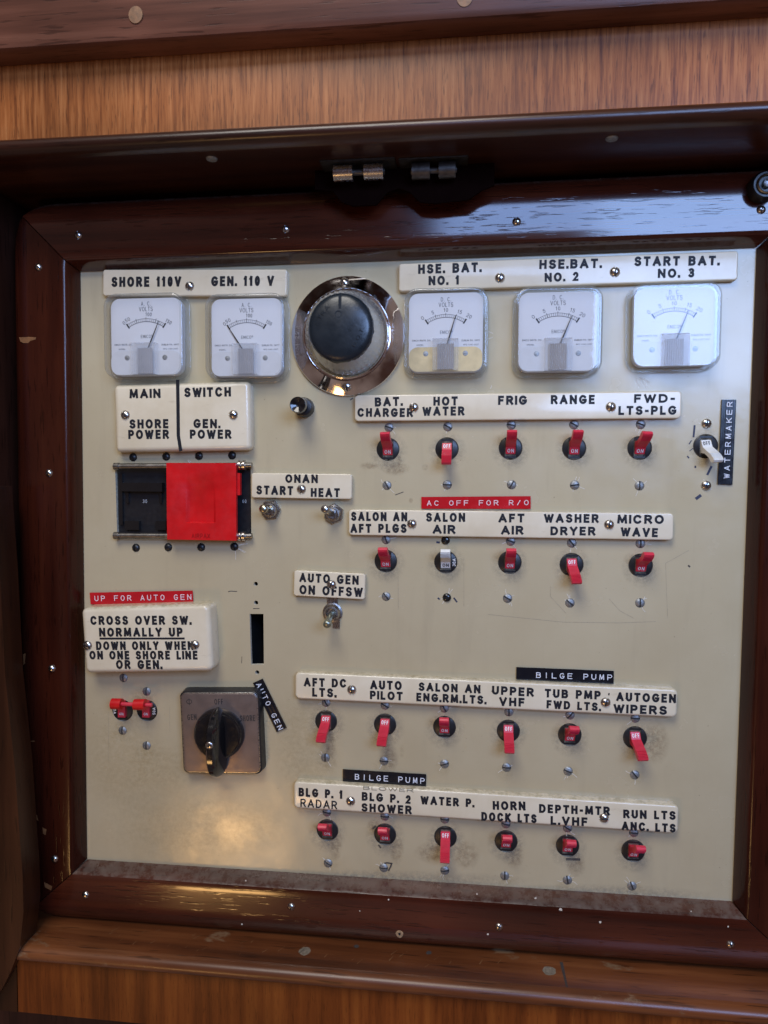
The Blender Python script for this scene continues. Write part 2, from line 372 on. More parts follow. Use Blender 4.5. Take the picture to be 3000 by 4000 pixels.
# ------------------------------------------------------------------ stroke lettering
def arc(cx, cy, rx, ry, a0, a1, n=8):
    return [(cx + rx * math.cos(R(a0 + (a1 - a0) * i / n)), cy + ry * math.sin(R(a0 + (a1 - a0) * i / n))) for i in range(n + 1)]
OO = arc(.5, .5, .5, .5, 90, 450, 22)
SS = arc(.5, .755, .46, .245, 25, 270, 10) + arc(.5, .25, .5, .25, 90, -155, 10)[1:]
GL = {
 'A': (.86, [[(0, 0), (.5, 1)], [(.5, 1), (1, 0)], [(.2, .3), (.8, .3)]]), 'B': (.74, [[(0, 0), (0, 1)], [(0, 1)] + arc(.58, .77, .36, .23, 90, -90) + [(0, .54)], [(0, .54)] + arc(.6, .27, .4, .27, 90, -90) + [(0, 0)]]),
 'C': (.82, [arc(.52, .5, .52, .5, 42, 318, 16)]), 'D': (.78, [[(0, 0), (0, 1)], [(0, 1)] + arc(.45, .5, .55, .5, 90, -90, 12) + [(0, 0)]]),
 'E': (.64, [[(1, 1), (0, 1), (0, 0), (1, 0)], [(0, .52), (.88, .52)]]), 'F': (.62, [[(1, 1), (0, 1), (0, 0)], [(0, .5), (.86, .5)]]),
 'G': (.84, [arc(.52, .5, .52, .5, 45, 335, 16) + [(1, .44)], [(1, .44), (.55, .44)]]), 'H': (.74, [[(0, 0), (0, 1)], [(1, 0), (1, 1)], [(0, .52), (1, .52)]]),
 'I': (.12, [[(.5, 0), (.5, 1)]]), 'J': (.6, [[(1, 1), (1, .3)] + arc(.5, .3, .5, .3, 0, -180)]), 'K': (.76, [[(0, 0), (0, 1)], [(1, 1), (0, .38)], [(.32, .58), (1, 0)]]),
 'L': (.60, [[(0, 1), (0, 0), (1, 0)]]), 'M': (.94, [[(0, 0), (.08, 1)], [(.08, 1), (.5, .12)], [(.5, .12), (.92, 1)], [(.92, 1), (1, 0)]]), 'N': (.78, [[(0, 0), (0, 1)], [(0, 1), (1, 0)], [(1, 0), (1, 1)]]),
 'O': (.86, [OO]), 'P': (.70, [[(0, 0), (0, 1)], [(0, 1)] + arc(.58, .72, .42, .28, 90, -90) + [(0, .44)]]),
 'R': (.75, [[(0, 0), (0, 1)], [(0, 1)] + arc(.56, .74, .40, .26, 90, -90) + [(0, .48)], [(.5, .48), (1, 0)]]), 'S': (.72, [SS]),
 'T': (.72, [[(0, 1), (1, 1)], [(.5, 1), (.5, 0)]]), 'U': (.74, [[(0, 1), (0, .36)] + arc(.5, .36, .5, .36, 180, 360, 12) + [(1, 1)]]), 'V': (.80, [[(0, 1), (.5, 0)], [(.5, 0), (1, 1)]]),
 'W': (1.05, [[(0, 1), (.26, 0)], [(.26, 0), (.5, .9)], [(.5, .9), (.74, 0)], [(.74, 0), (1, 1)]]), 'X': (.75, [[(0, 0), (1, 1)], [(0, 1), (1, 0)]]), 'Y': (.78, [[(0, 1), (.5, .46), (.5, 0)], [(1, 1), (.5, .46)]]), 'Z': (.7, [[(0, 1), (1, 1), (0, 0), (1, 0)]]),
 '0': (.62, [OO]), '1': (.44, [[(.62, 0), (.62, 1)], [(.0, .78), (.62, 1)]]), '2': (.62, [arc(.5, .7, .48, .30, 160, -30, 9) + [(0, 0), (1, 0)]]),
 '3': (.62, [arc(.46, .76, .46, .24, 140, -90, 9), arc(.46, .27, .5, .27, 90, -145, 9)]), '4': (.66, [[(.72, 0), (.72, 1)], [(.72, 1), (0, .28)], [(0, .28), (1, .28)]]), '5': (.6, [[(.9, 1), (.12, 1), (.06, .55)] + arc(.46, .33, .5, .33, 120, -150, 10)]),
 '6': (.64, [arc(.5, .3, .48, .3, 0, 360, 14), [(.75, 1)] + arc(.55, .3, .53, .68, 125, 180, 6)]), '7': (.6, [[(0, 1), (1, 1), (.35, 0)]]), '8': (.64, [arc(.5, .75, .42, .25, 90, 450, 14), arc(.5, .26, .5, .26, 90, 450, 14)]), '9': (.64, [arc(.5, .7, .48, .3, 0, 360, 14), [(.98, .7), (.4, 0)]]),
 '.': (.12, [[(.5, -.02), (.5, .06)]]), '-': (.4, [[(.0, .42), (1, .42)]]), '/': (.6, [[(0, 0), (1, 1)]]), "'": (.1, [[(.6, 1), (.4, .72)]]), '@': (.5, [arc(.5, .75, .5, .25, 0, 360, 12)]),
 'Φ': (.8, [arc(.5, .5, .5, .34, 90, 450, 18), [(.5, 0), (.5, 1)]]), ' ': (.42, []),
}
def ribbon(mb, pts, hw, z):
    closed = (Vector(pts[0]) - Vector(pts[-1])).length < 1e-7
    p = [Vector((a[0], a[1])) for a in pts]
    if closed: p = p[:-1]
    else:
        d = (p[1] - p[0]).normalized(); p[0] = p[0] - d * hw * .9
        d = (p[-1] - p[-2]).normalized(); p[-1] = p[-1] + d * hw * .9
    n = len(p); L_ = []; R_ = []
    for i in range(n):
        a = p[i - 1] if (i or closed) else None; b = p[(i + 1) % n] if (i < n - 1 or closed) else None
        ns = []
        for u, v in ((a, p[i]), (p[i], b)):
            if u is not None and v is not None:
                t = (v - u).normalized(); ns.append(Vector((-t.y, t.x)))
        m_ = sum(ns, Vector((0, 0))); 
        if m_.length < 1e-6: m_ = ns[0].copy()
        m_.normalize(); k = hw / max(.55, m_.dot(ns[0]))
        L_.append(p[i] + m_ * k); R_.append(p[i] - m_ * k)
    vs = [(q.x, q.y, z) for q in R_] + [(q.x, q.y, z) for q in L_]
    fs = [(i, (i + 1) % n, n + (i + 1) % n, n + i) for i in range(n if closed else n - 1)]
    mb.add(vs, fs)
def glyph_run(mb, s, A, B, h, z, wt, gap=.22, mono=False):
    """letters whose mid-line runs from A to B (panel xy); h cap height; wt stroke/height"""
    A = Vector((A[0], A[1])); B = Vector((B[0], B[1])); W = (B - A).length
    ws = [(1.0 if mono else GL[c][0]) for c in s]
    tot = sum(ws) + gap * (len(s) - 1); k = W / (tot * h); u = (B - A).normalized(); v = Vector((-u.y, u.x)); hw = wt * h / 2
    x = 0.0; zi = 0
    for c, wd in zip(s, ws):
        gw = wd * h * k
        if mono:
            fill = {'I': .16, '/': .55, '1': .4}.get(c, .74); g0 = x + gw * (1 - fill) / 2; gw2 = gw * fill
        else: g0, gw2 = x, gw
        for pl in GL[c][1]:
            pts = []
            for a, b in pl:
                xx = g0 + hw + a * max(gw2 - 2 * hw, 0) if gw2 > 2 * hw else g0 + gw2 / 2
                yy = -h / 2 + hw + b * (h - 2 * hw)
                q = A + u * xx + v * yy; pts.append((q.x, q.y))
            ribbon(mb, pts, hw, z + zi * 1.2e-5); zi += 1
            if zi > 6: zi = 0
        x += (wd + gap) * h * k
def text_px(mb, fr, s, xl, yl, xr, yr, h, z, wt=.25, gap=.22, mono=False):
    a = F(fr, xl, yl); b = F(fr, xr, yr); sc = FR[fr][2]
    A = P(*a, z); B = P(*b, z)
    hm = h * sc * mpp((a[0] + b[0]) / 2, (a[1] + b[1]) / 2, z)
    glyph_run(mb, s, A, B, hm, z, wt, gap, mono)

# ------------------------------------------------------------------ shared screw meshes
def dome_screw(name, r, H, slot, mat, rot=0):
    mb = MB(); s = slot / 2; n = 14
    def z(x, y):
        q = min(1.0, math.hypot(x, y) / r); return H * (1 - q ** 2.6) ** .8 if q < 1 else 0.0
    cols = [(-r * math.cos(math.pi / 2 * i / 6), False) for i in range(6)]
    cols = [c for c in cols if c[0] < -s - 1e-5] + [(-s, False), (-s, True), (s, True), (s, False)] + [(-c[0], False) for c in reversed(cols) if c[0] < -s - 1e-5]
    vs = []; fs = []
    for x, fl in cols:
        c = math.sqrt(max(r * r - x * x, 1e-10))
        for j in range(n + 1):
            y = -c * math.cos(math.pi * j / n); zz = z(x, y)
            vs.append((x, y, max(0, min(zz, H) - H * .55) if fl else zz))
    slot_faces = set()
    for i in range(len(cols) - 1):
        for j in range(n):
            a = i * (n + 1) + j
            if cols[i][1] and cols[i + 1][1]: slot_faces.add(len(fs))
            fs.append((a, a + n + 1, a + n + 2, a + 1))
    mb.add(vs, fs); me = mb.mesh(name, mat, sharp=50); me.materials.append(M['slot'])
    for k in slot_faces: me.polygons[k].material_index = 1
    return me
def cross_screw(name, r, H, mat):
    mb = MB(); mb.lathe([(r, 0), (r * .96, H * .35), (r * .8, H * .7), (r * .5, H * .93), (.0002, H)], 20, cap1=True)
    me = mb.mesh(name, mat)
    me.materials.append(M['hole_black'])
    bm = bmesh.new(); bm.from_mesh(me)
    for ang in (0, 90):
        b2 = MB(); b2.box((-r * .52, -r * .13, H * .75), (r * .52, r * .13, H * 1.02 + ang * 1e-7)); b2.xf(Matrix.Rotation(R(ang), 4, 'Z'))
        vv = [bm.verts.new(p) for p in b2.v]
        for f in b2.f:
            q = bm.faces.new([vv[i] for i in f]); q.material_index = 1
    bm.to_mesh(me); bm.free(); return me
SC_BIG = dome_screw('dome_screw', .0039, .0024, .0011, 'steel')
SC_FRAME = dome_screw('frame_screw', .0032, .0022, .0008, 'steel')
SC_ZINC = dome_screw('zinc_screw', .0036, .0013, .0012, 'zinc')
SC_BLK = dome_screw('black_screw', .0034, .0020, .0009, 'black')
SC_PH = cross_screw('cross_screw', .0037, .0022, 'steel')
SC_PHB = cross_screw('black_cross_screw', .0034, .0020, 'gloss_black')

# ------------------------------------------------------------------ the panel board with its real openings
PC = [P(315, 1062), P(2955, 968), P(2860, 3520), P(341, 3356)]     # TL TR BR BL
BRK = {}      # key: row, state, centre px, colour, screw px (top, bottom)
def breakers():
    r = []
    def add(fr, x, y, st, lab, c='red', mark=None, top=None, bot=None, kind='zinc', lean=0.0, at=(0, 0)):
        r.append(dict(c=F(fr, x, y), st=st, lab=lab, col=c, mark=mark, top=F(*top) if top else None, bot=F(*bot) if bot else None, kind=kind, lean=lean, at=at))
    add('R7', 397, 562, 'ON', 'red breaker switched on below BAT. CHARGER', top=('R7', 405, 405), bot=('R7', 390, 822), lean=-.04, at=(70, 30))
    add('R7', 822, 560, 'OFF', 'red breaker flipped down to off below HOT WATER', top=('R7', 828, 400), bot=('R7', 824, 818), at=(60, 90))
    add('R7', 1280, 553, 'ON', 'red breaker switched on below FRIG', top=('R7', 1285, 388), bot=('R7', 1287, 817), at=(80, 150))
    add('R8', 263, 555, 'ON', 'red breaker switched on below RANGE', top=('R8', 262, 385), bot=('R8', 267, 820), lean=.03, at=(60, 100))
    add('R8', 735, 553, 'ON', 'red breaker switched on below FWD LTS-PLG', top=('R8', 742, 383), bot=('R8', 733, 825), lean=.08, at=(70, 0))
    add('R8', 1210, 540, 'OFF', 'white breaker flipped off beside the WATERMAKER tape, crosshead screws', c='white', top=('R8', 1215, 377), bot=('R8', 1213, 823), kind='ph', lean=.22)
    add('S2', 750, 538, 'ON', 'red breaker switched on below SALON AN AFT PLGS', top=('S2', 752, 383), bot=('S2', 753, 792), lean=-.04, at=(20, 40))
    add('S2', 1182, 545, 'ON', 'white breaker marked 30A below SALON AIR, black screws', c='white', mark='30A', top=('S2', 1181, 388), bot=('S2', 1190, 800), kind='phb')
    add('S3', 152, 493, 'ON', 'red breaker switched on below AFT AIR', top=('S3', 157, 355), bot=('S3', 137, 725), at=(70, 60))
    add('S3', 552, 507, 'OFF', 'red breaker flipped down to off below WASHER DRYER', top=('S3', 553, 367), bot=('S3', 541, 755), lean=.1, at=(40, 50))
    add('S3', 1000, 512, 'ON', 'red breaker switched on below MICRO WAVE', top=('S3', 998, 370), bot=('S3', 995, 755), lean=.1, at=(0, 0))
    add('S5', 320, 493, 'OFF', 'red breaker flipped down to off below AFT DC LTS.', top=('S5', 320, 358), bot=('S5', 315, 755), lean=-.06, at=(30, 0))
    add('S5', 745, 517, 'OFF', 'red breaker flipped down to off below AUTO PILOT', top=('S5', 745, 378), bot=('S5', 737, 778), lean=-.06, at=(60, 90))
    add('S5', 1173, 535, 'ON', 'red breaker switched on below SALON AN ENG.RM.LTS.', top=('S5', 1171, 398), bot=('S5', 1173, 800), at=(30, 110))
    add('S6', 158, 563, 'OFF', 'red breaker flipped down to off below UPPER VHF', top=('S6', 162, 425), bot=('S6', 145, 825), lean=.0, at=(0, 90))
    add('S6', 600, 590, 'ON', 'red breaker switched on below TUB PMP FWD LTS.', top=('S6', 602, 448), bot=('S6', 588, 852), lean=.06, at=(140, 70))
    add('S6', 1070, 612, 'OFF', 'red breaker flipped down to off below AUTOGEN WIPERS', top=('S6', 1072, 470), bot=('S6', 1068, 878), lean=.14, at=(90, 40))
    add('S7', 330, 447, 'ON', 'red breaker switched on below BLG P. 1 RADAR', top=('S7', 325, 318), bot=('S7', 335, 685), lean=-.06, at=(80, 60))
    add('S7', 745, 478, 'ON', 'red breaker switched on below BLG P. 2 SHOWER', top=('S7', 743, 347), bot=('S7', 735, 718), lean=-.02, at=(90, 90))
    add('S7', 1180, 497, 'OFF', 'red breaker flipped down to off below WATER P., brown residue around', top=('S7', 1175, 368), bot=('S7', 1175, 737), at=(90, 100))
    add('S8', 116, 432, 'ON', 'red breaker switched on below HORN DOCK LTS', top=('S8', 115, 329), bot=('S8', 108, 635), at=(80, 0))
    add('S8', 478, 458, 'ON', 'red breaker switched on below DEPTH-MTR L.VHF', top=('S8', 478, 353), bot=('S8', 477, 660), lean=.03, at=(60, 10))
    add('S8', 865, 488, 'ON', 'red breaker switched on below RUN LTS ANC. LTS', top=('S8', 868, 380), bot=('S8', 857, 695), lean=.1, at=(90, 20))
    add('S4', 330, 415, 'ON', 'left breaker of the tied red pair, marked 50A upside down', mark='50A', top=('S4', 337, 180), bot=('S4', 330, 560))
    add('S4', 505, 415, 'ON', 'right breaker of the tied red pair, marked 50A', mark='50A', top=('S4', 503, 278), bot=('S4', 503, 668))
    return r
BR = breakers()
RB = .0087        # breaker face radius
panel = thing('control_panel', 'cream laminate switch panel with stained, scratched face inside the dark wooden frame', 'panel', (0, 0, 0))
def board():
    bm = bmesh.new(); loops = []
    def loop(pts):
        vs = [bm.verts.new((p[0], p[1], 0)) for p in pts]
        loops.append([bm.edges.new((vs[i], vs[(i + 1) % len(vs)])) for i in range(len(vs))]); return vs
    ex = .012
    q = [PC[0] + Vector((-ex, ex, 0)), PC[1] + Vector((ex, ex, 0)), PC[2] + Vector((ex, -ex, 0)), PC[3] + Vector((-ex, -ex, 0))]
    loop([(p.x, p.y) for p in q])
    holes = []
    for b in BR:
        c = P(*b['c']); holes.append([(c.x + (RB + .0004) * math.cos(2 * math.pi * i / 28), c.y + (RB + .0004) * math.sin(2 * math.pi * i / 28)) for i in range(28)])
    holes.append([tuple(P(*p)[:2]) for p in ((975, 2398), (1029, 2398), (1031, 2596), (981, 2597))])
    for p in ((999, 2281), (1000, 2354.6), (1004.7, 2627)):
        c = P(*p); holes.append([(c.x + .0018 * math.cos(2 * math.pi * i / 14), c.y + .0018 * math.sin(2 * math.pi * i / 14)) for i in range(14)])
    holes.append([tuple(P(*p)[:2]) for p in ((449, 1810), (979, 1808), (982, 2106), (458, 2106))])
    hv = [loop(h) for h in holes]
    bmesh.ops.triangle_fill(bm, use_beauty=True, use_dissolve=False, edges=bm.edges[:])
    for f in bm.faces:
        if f.normal.z < 0: f.normal_flip()
    for vs in hv:
        bk = [bm.verts.new((v.co.x, v.co.y, -.0035)) for v in vs]
        for i in range(len(vs)):
            f = bm.faces.new((vs[i], vs[(i + 1) % len(vs)], bk[(i + 1) % len(vs)], bk[i])); f.material_index = 1
    me = bpy.data.meshes.new('board'); bm.to_mesh(me); bm.free()
    me.materials.append(M['panel']); me.materials.append(M['rim'])
    return part('board', me, None, panel, True)
board()
bk = MB(); bk.box((-.27, -.26, -.034), (.27, .26, -.030)); part('backing', bk, 'hole_black', panel)

# ------------------------------------------------------------------ wooden frame round the panel
frame = thing('wooden_surround', 'dark mahogany frame with mitred corners and dome screws around the cream panel', 'frame', (0, 0, 0))
SIDE = (1.0, 1.0, .90, 1.0)          # the bottom rail is a little narrower
def off_quad(d):
    q = [Vector((p.x, p.y)) for p in PC]; n = 4; L_ = []
    for i in range(n):
        a, b = q[i], q[(i + 1) % n]; t = (b - a).normalized(); nn = Vector((-t.y, t.x)); L_.append((a + nn * d * SIDE[i], t))
    out = []
    for i in range(n):
        (a, t), (b, u) = L_[i - 1], L_[i]; w_ = b - a; k = (w_.x * u.y - w_.y * u.x) / (t.x * u.y - t.y * u.x); out.append(a + t * k)
    return out
FW = .0530
prof = [(0.0, -.002), (0.0, .002), (.0042, .0105), (.0050, .0125), (.0062, .0138), (.0080, .0142)] + [(.008 + (FW - .024) * i / 5, .0142) for i in range(1, 6)] + [(FW - .012, .0138), (FW - .008, .0127), (FW - .005, .0112), (FW - .0025, .0092), (FW - .0008, .0065), (FW, .003), (FW, -.002)]
oq = off_quad(FW)
def clip(p, r=.042):
    # round the outer corners of the frame
    for i, sg in enumerate(((-1, 1), (1, 1), (1, -1), (-1, -1))):
        c = oq[i] - Vector((sg[0] * r, sg[1] * r)); d = p - c
        if d.x * sg[0] > 0 and d.y * sg[1] > 0 and d.length > r: return c + d.normalized() * r
    return p
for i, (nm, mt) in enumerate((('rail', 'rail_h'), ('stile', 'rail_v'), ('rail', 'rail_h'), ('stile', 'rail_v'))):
    mb = MB(); us = [0, .012, .025, .04, .055, .07, .085, .1, .12, .16, .25, .4, .5, .6, .75, .84, .88, .9, .915, .93, .945, .96, .975, .988, 1]
    rings = []
    for u in us:
        rg = []
        for d, z in prof:
            q = off_quad(d); g = .0005
            a, b = q[i], q[(i + 1) % 4]; t = (b - a).normalized()
            p = (a + t * g).lerp(b - t * g, u); p = clip(p, .042); rg.append((p.x, p.y, z))
        rings.append(rg)
    n = len(prof); vs = [p for r_ in rings for p in r_]; fs = []
    for k in range(len(us) - 1):
        for j in range(n - 1): fs.append((k * n + j, (k + 1) * n + j, (k + 1) * n + j + 1, k * n + j + 1))
    fs += [tuple(range(n)), tuple(reversed(range((len(us) - 1) * n, len(us) * n)))]
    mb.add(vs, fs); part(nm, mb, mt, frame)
K = 3000 / 1659
for x, y, a in ((169, 508, 0), (617, 495, 0), (1116, 479, 10), (1644, 453, -10), (83, 577, 55), (106, 1022, 15), (112, 1444, 5), (118, 1855, -20), (185, 1933, 0), (629, 1958, 5), (1078, 2002, -12), (1578, 2040, 20)):
    p = P(x * K, y * K, .0142); sub('screw', SC_FRAME, frame, p - Vector((0, 0, .0001)), R(a))
pp = P(1561, 3648, .0142)
mb = MB(); mb.lathe([(.0030, .0001), (.0026, .0003), (.0012, .0004), (.0010, .0002)], 14, (pp.x, pp.y), cap1=False)
for v in mb.v: v.z += .0142; v.x += random.uniform(-.0004, .0004); v.y += random.uniform(-.0004, .0004)
part('plug_hole', mb, 'raw_wood', frame)
mb = MB(); mb.lathe([(.0011, .01455), (.0001, .0145)], 12, (pp.x, pp.y), cap1=True); part('plug_hole', mb, 'hole_black', frame)
def speck_set(pts, z, mat, parent, name, seed=1):
    rr = random.Random(seed); mb = MB()
    for x, y, s in pts:
        c = P(x, y, z); n = 7; r = s * .0002
        mb.add([(c.x + r * rr.uniform(.6, 1.2) * math.cos(6.283 * i / n), c.y + r * rr.uniform(.6, 1.2) * math.sin(6.283 * i / n), z + .00006) for i in range(n)], [tuple(range(n))])
    return part(name, mb, mat, parent)
rr = random.Random(5)
speck_set([(960, 3440, 4), (2092, 3508, 5), (2190, 3552, 7), (2345, 3602, 5), (1518, 3514, 4), (1863, 3492, 4), (1906, 3649, 4), (945, 3610, 4), (2845, 3620, 4), (1405, 3558, 3), (2700, 3560, 3)], .0142, 'crack', frame, 'paint_spot')
# chipped varnish on the left stile
def chip(pts, z, mat, parent, name):
    mb = MB()
    for poly in pts: mb.add([(P(x, y, z).x, P(x, y, z).y, z + .00008) for x, y in poly], [tuple(range(len(poly)))])
    return part(name, mb, mat, parent)
chip([[(75, 1318), (112, 1316), (142, 1318), (138, 1326), (118, 1332), (110, 1340), (92, 1340), (80, 1334)],
      [(102, 3140), (118, 3156), (124, 3178), (114, 3176), (112, 3206), (104, 3190)], [(130, 3180), (146, 3184), (150, 3206), (140, 3200)], [(166, 3232), (182, 3240), (178, 3262), (168, 3256)],
      [(90, 2556), (100, 2552), (98, 2590), (92, 2598)], [(96, 2895), (135, 2893), (135, 2897), (97, 2899)], [(172, 3445), (204, 3462), (200, 3478), (176, 3466)], [(106, 3246), (116, 3250), (112, 3268), (104, 3262)]], .0142, 'bung', frame, 'varnish_chip')

# ------------------------------------------------------------------ joinery around the recess
def rows(mb, rings):
    n = len(rings[0]); k = len(rings)
    mb.add([p for r_ in rings for p in r_], [(i * n + j, i * n + j + 1, (i + 1) * n + j + 1, (i + 1) * n + j) for i in range(k - 1) for j in range(n - 1)] + [tuple(range(n)), tuple(reversed(range((k - 1) * n, k * n)))])
YS = .3020                        # underside of the header
header = thing('wooden_header', 'dark mahogany header board with rounded lit front edge above the frame', 'wood trim', (0, YS, 0))
ZH = .078
ytop = P(1500, 468, ZH - .006).y
rb_ = (ytop - YS) / 2
pr = [(YS, -.035), (YS, ZH - .010)]
for i in range(9):
    a = R(-90 + 180 * i / 8); pr.append((YS + rb_ + rb_ * math.sin(a), ZH - .010 + .010 * math.cos(a)))
pr += [(ytop, -.035)]
mb = MB(); rows(mb, [[(x, y, z) for y, z in pr] for x in (-.55, -.2, .1, .55)]); part('board', mb, 'soffit', header)
for px, py in ((827, 620), (2390, 541)):
    q = PY(px, py, YS); mb = MB(); mb.lathe([(.0042, .0), (.0036, .0009), (.0001, .0012)], 16, cap1=True)
    mb.xf(Matrix.Translation((q.x, YS, q.z)) @ Matrix.Rotation(R(90), 4, 'X')); part('screw', mb, 'zinc', header)
ven = thing('veneer_panel', 'straight-grained teak veneer strip between the header and the upper beam', 'wood panel', (0, ytop, ZH))
yv1 = P(1500, 150, ZH - .014).y
mb = MB(); mb.box((-.55, ytop - .001, ZH - .030), (.55, yv1 + .03, ZH - .014)); part('board', mb, 'veneer', ven)
ybm = P(1500, 165, ZH - .014).y
zb = PY(1500, 92, ybm).z
beam = thing('upper_beam', 'thick reddish brown beam with pale wood plugs across the top edge', 'beam', (0, ybm, zb))
pr = [(ybm, ZH - .0135), (ybm, zb - .005), (ybm + .0015, zb - .0015), (ybm + .005, zb), (ybm + .12, zb - .008), (ybm + .12, ZH - .0135)]
mb = MB(); rows(mb, [[(x, y, z) for y, z in pr] for x in (-.55, -.2, .1, .55)]); part('board', mb, 'beam', beam)
for px, py in ((533, 62), (1815, -4)):
    q = P(px, py, zb - .001); mb = MB(); mb.lathe([(.0050, zb - .004), (.0049, zb + .0004), (.0001, zb + .0005)], 18, (q.x, q.y), 1.15, cap1=True); part('wood_plug', mb, 'bung', beam)

YB = -.2925                       # top of the sill
ZS = .050
sill = thing('wooden_sill', 'scratched worn sill with rounded nosing directly below the frame', 'sill', (0, YB, 0))
pr = [(YB, -.035), (YB, ZS - .008)]
for i in range(9):
    a = R(90 - 180 * i / 8); pr.append((YB - .0065 + .0065 * math.sin(a), ZS - .008 + .008 * math.cos(a)))
pr += [(YB - .013, -.035)]
mb = MB(); rows(mb, [[(x, y - (.0 if x > -.25 else .0), z) for y, z in pr] for x in (-.318, -.25, .1, .55)]); part('board', mb, 'sill', sill)
def sill_mark(px, py, r, mat, nm, sx=1.0):
    q = PY(px, py, YB); mb = MB(); n = 14
    mb.add([(q.x + r * sx * math.cos(6.283 * i / n) * random.uniform(.85, 1.1), YB + .00012, q.z - r * math.sin(6.283 * i / n) * random.uniform(.85, 1.1)) for i in range(n)], [tuple(range(n))]); part(nm, mb, mat, sill)
sill_mark(1189, 3716, .0050, 'old_plug', 'plug'); sill_mark(2145, 3792, .0052, 'old_plug', 'plug'); sill_mark(1675, 3722, .0022, 'soil', 'nail_hole'); sill_mark(1392, 3697, .002, 'soil', 'nail_hole')
mb = MB()
a = PY(2192, 3758, YB); b = PY(2216, 3862, YB)
mb.add([(a.x - .0012, YB + .0001, a.z), (a.x + .0012, YB + .0001, a.z), (b.x + .0007, YB + .0001, min(b.z, ZS - .008)), (b.x - .0007, YB + .0001, min(b.z, ZS - .008))], [(0, 1, 2, 3)]); part('seam', mb, 'soil', sill)
rs_ = random.Random(21)
for i in range(34):
    px = rs_.choice((rs_.uniform(420, 1100), rs_.uniform(1100, 2050))); a = PY(px, 3690 + (px - 1000) * .075 + rs_.uniform(-20, 60), YB)
    if not .016 < a.z < ZS - .012: a.z = rs_.uniform(.018, .036)
    l = rs_.uniform(.002, .008); an = R(rs_.uniform(40, 75)); hw = rs_.uniform(.00012, .00045); mb = MB(); dx, dz = math.cos(an) * l, -math.sin(an) * l
    b = (a.x + dx, max(min(a.z + dz, ZS - .009), .015))
    mb.add([(a.x - hw, YB + .00012, a.z), (a.x + hw, YB + .00012, a.z + hw), (b[0] + hw * .4, YB + .00012, b[1]), (b[0] - hw * .5, YB + .00012, b[1])], [(0, 1, 2, 3)]); part('scratch', mb, 'bung', sill)
fas = thing('wood_fascia', 'orange brown teak board below the sill along the bottom edge', 'wood panel', (0, YB - .013, .04))
zf = ZS - .006
yf = P(100, 3955, zf).y
mb = MB(); mb.box((-.297, yf, zf - .02), (.55, YB - .0133, zf)); part('board', mb, 'fascia', fas)
edge = [P(88, 3560, zf + .002), P(160, 3560, zf + .002)]
mb = MB(); mb.box((-.36, yf, zf - .022), (-.2975, YB - .0133, zf + .0004)); part('end_strip', mb, 'post', fas)
# left post with a leaning shaped edge
post = thing('side_post', 'brown wooden post with leaning edge at the left of the frame', 'post', (-.36, 0, .05))
zp = .052
pl = [(-160, 1900), (-25, 1900), (0, 2250), (20, 2640), (58, 3000), (88, 3420), (92, 3560), (78, 3700), (40, 3800), (10, 3860), (-40, 3930), (-160, 3930)]
mb = MB(); mb.prism([tuple(P(x, y, zp)[:2]) for x, y in reversed(pl)], .030, zp); part('board', mb, 'post', post)
# recess the framed panel sits in
rec = thing('cabinet_recess', 'shadowed dark timber sides of the recess behind the frame', 'cabinet', (0, 0, -.035))
mb = MB(); mb.box((-.60, -.60, -.050), (.60, .42, -.036)); mb.box((-.345, YB + .0005, -.0355), (-.3185, YS - .0005, .040)); mb.box((.318, YB + .0005, -.0355), (.345, YS - .0005, .040))
mb.box((-.60, YS + .001, -.0355), (-.3455, YS + .004, .06)); part('carcass', mb, 'carcass', rec)
mb = MB(); mb.box((-.56, YB + .001, -.0355), (-.346, YS - .001, .030)); part('side_panel', mb, 'carcass', rec)
# hinges under the header
def hinge(pxs, mat, lab):
    q = PY((pxs[0] + pxs[1]) / 2, pxs[4], YS); h = thing('hinge', lab, 'hinge', (q.x, YS, q.z), 0, 'hinges under the header')
    x0 = PY(pxs[0] - 50, pxs[4], YS).x; x1 = PY(pxs[3] + 48, pxs[4], YS).x
    mb = MB(); mb.box((x0, YS - .0012, q.z - .010), (x1, YS - .0001, q.z + .008)); part('leaf', mb, 'rod', h)
    for a, b in ((pxs[0], pxs[1]), (pxs[2], pxs[3])):
        xa = PY(a, pxs[4], YS).x; xb = PY(b, pxs[4], YS).x
        mb = MB(); mb.tube((xa, YS - .0065, q.z), (xb, YS - .0065, q.z), .0058, n=24); part('knuckle', mb, mat, h)
    xa = PY(pxs[0] - 5, pxs[4], YS).x; xb = PY(pxs[3] + 5, pxs[4], YS).x
    mb = MB(); mb.tube((xa, YS - .0065, q.z), (xb, YS - .0065, q.z), .0022, n=12); part('pin', mb, 'rod', h)
hinge((1305, 1380, 1425, 1500, 640), 'steel', 'bright polished double knuckle hinge under the header')
hinge((1610, 1680, 1715, 1780, 632), 'rod', 'dull grey hinge under the header right of the bright one')
# thin dark plate with a scalloped lower edge below the header
cat_ = thing('scalloped_plate', 'thin black scalloped plate above the top rail', 'dark_plate', (0, YS, .02))
oc = [(1230, 740), (1300, 745), (1335, 790), (1380, 805), (1470, 800), (1515, 750), (1560, 735), (1600, 750), (1640, 790), (1700, 795), (1830, 780), (1880, 745), (1930, 725)]
pts = [tuple(P(x, y, .030)[:2]) for x, y in oc]
poly = pts + [(pts[-1][0], YS - .0003), (pts[0][0], YS - .0003)]
mb = MB(); mb.prism(list(reversed(poly)), .0285, .030); part('plate', mb, 'dark_plate', cat_)
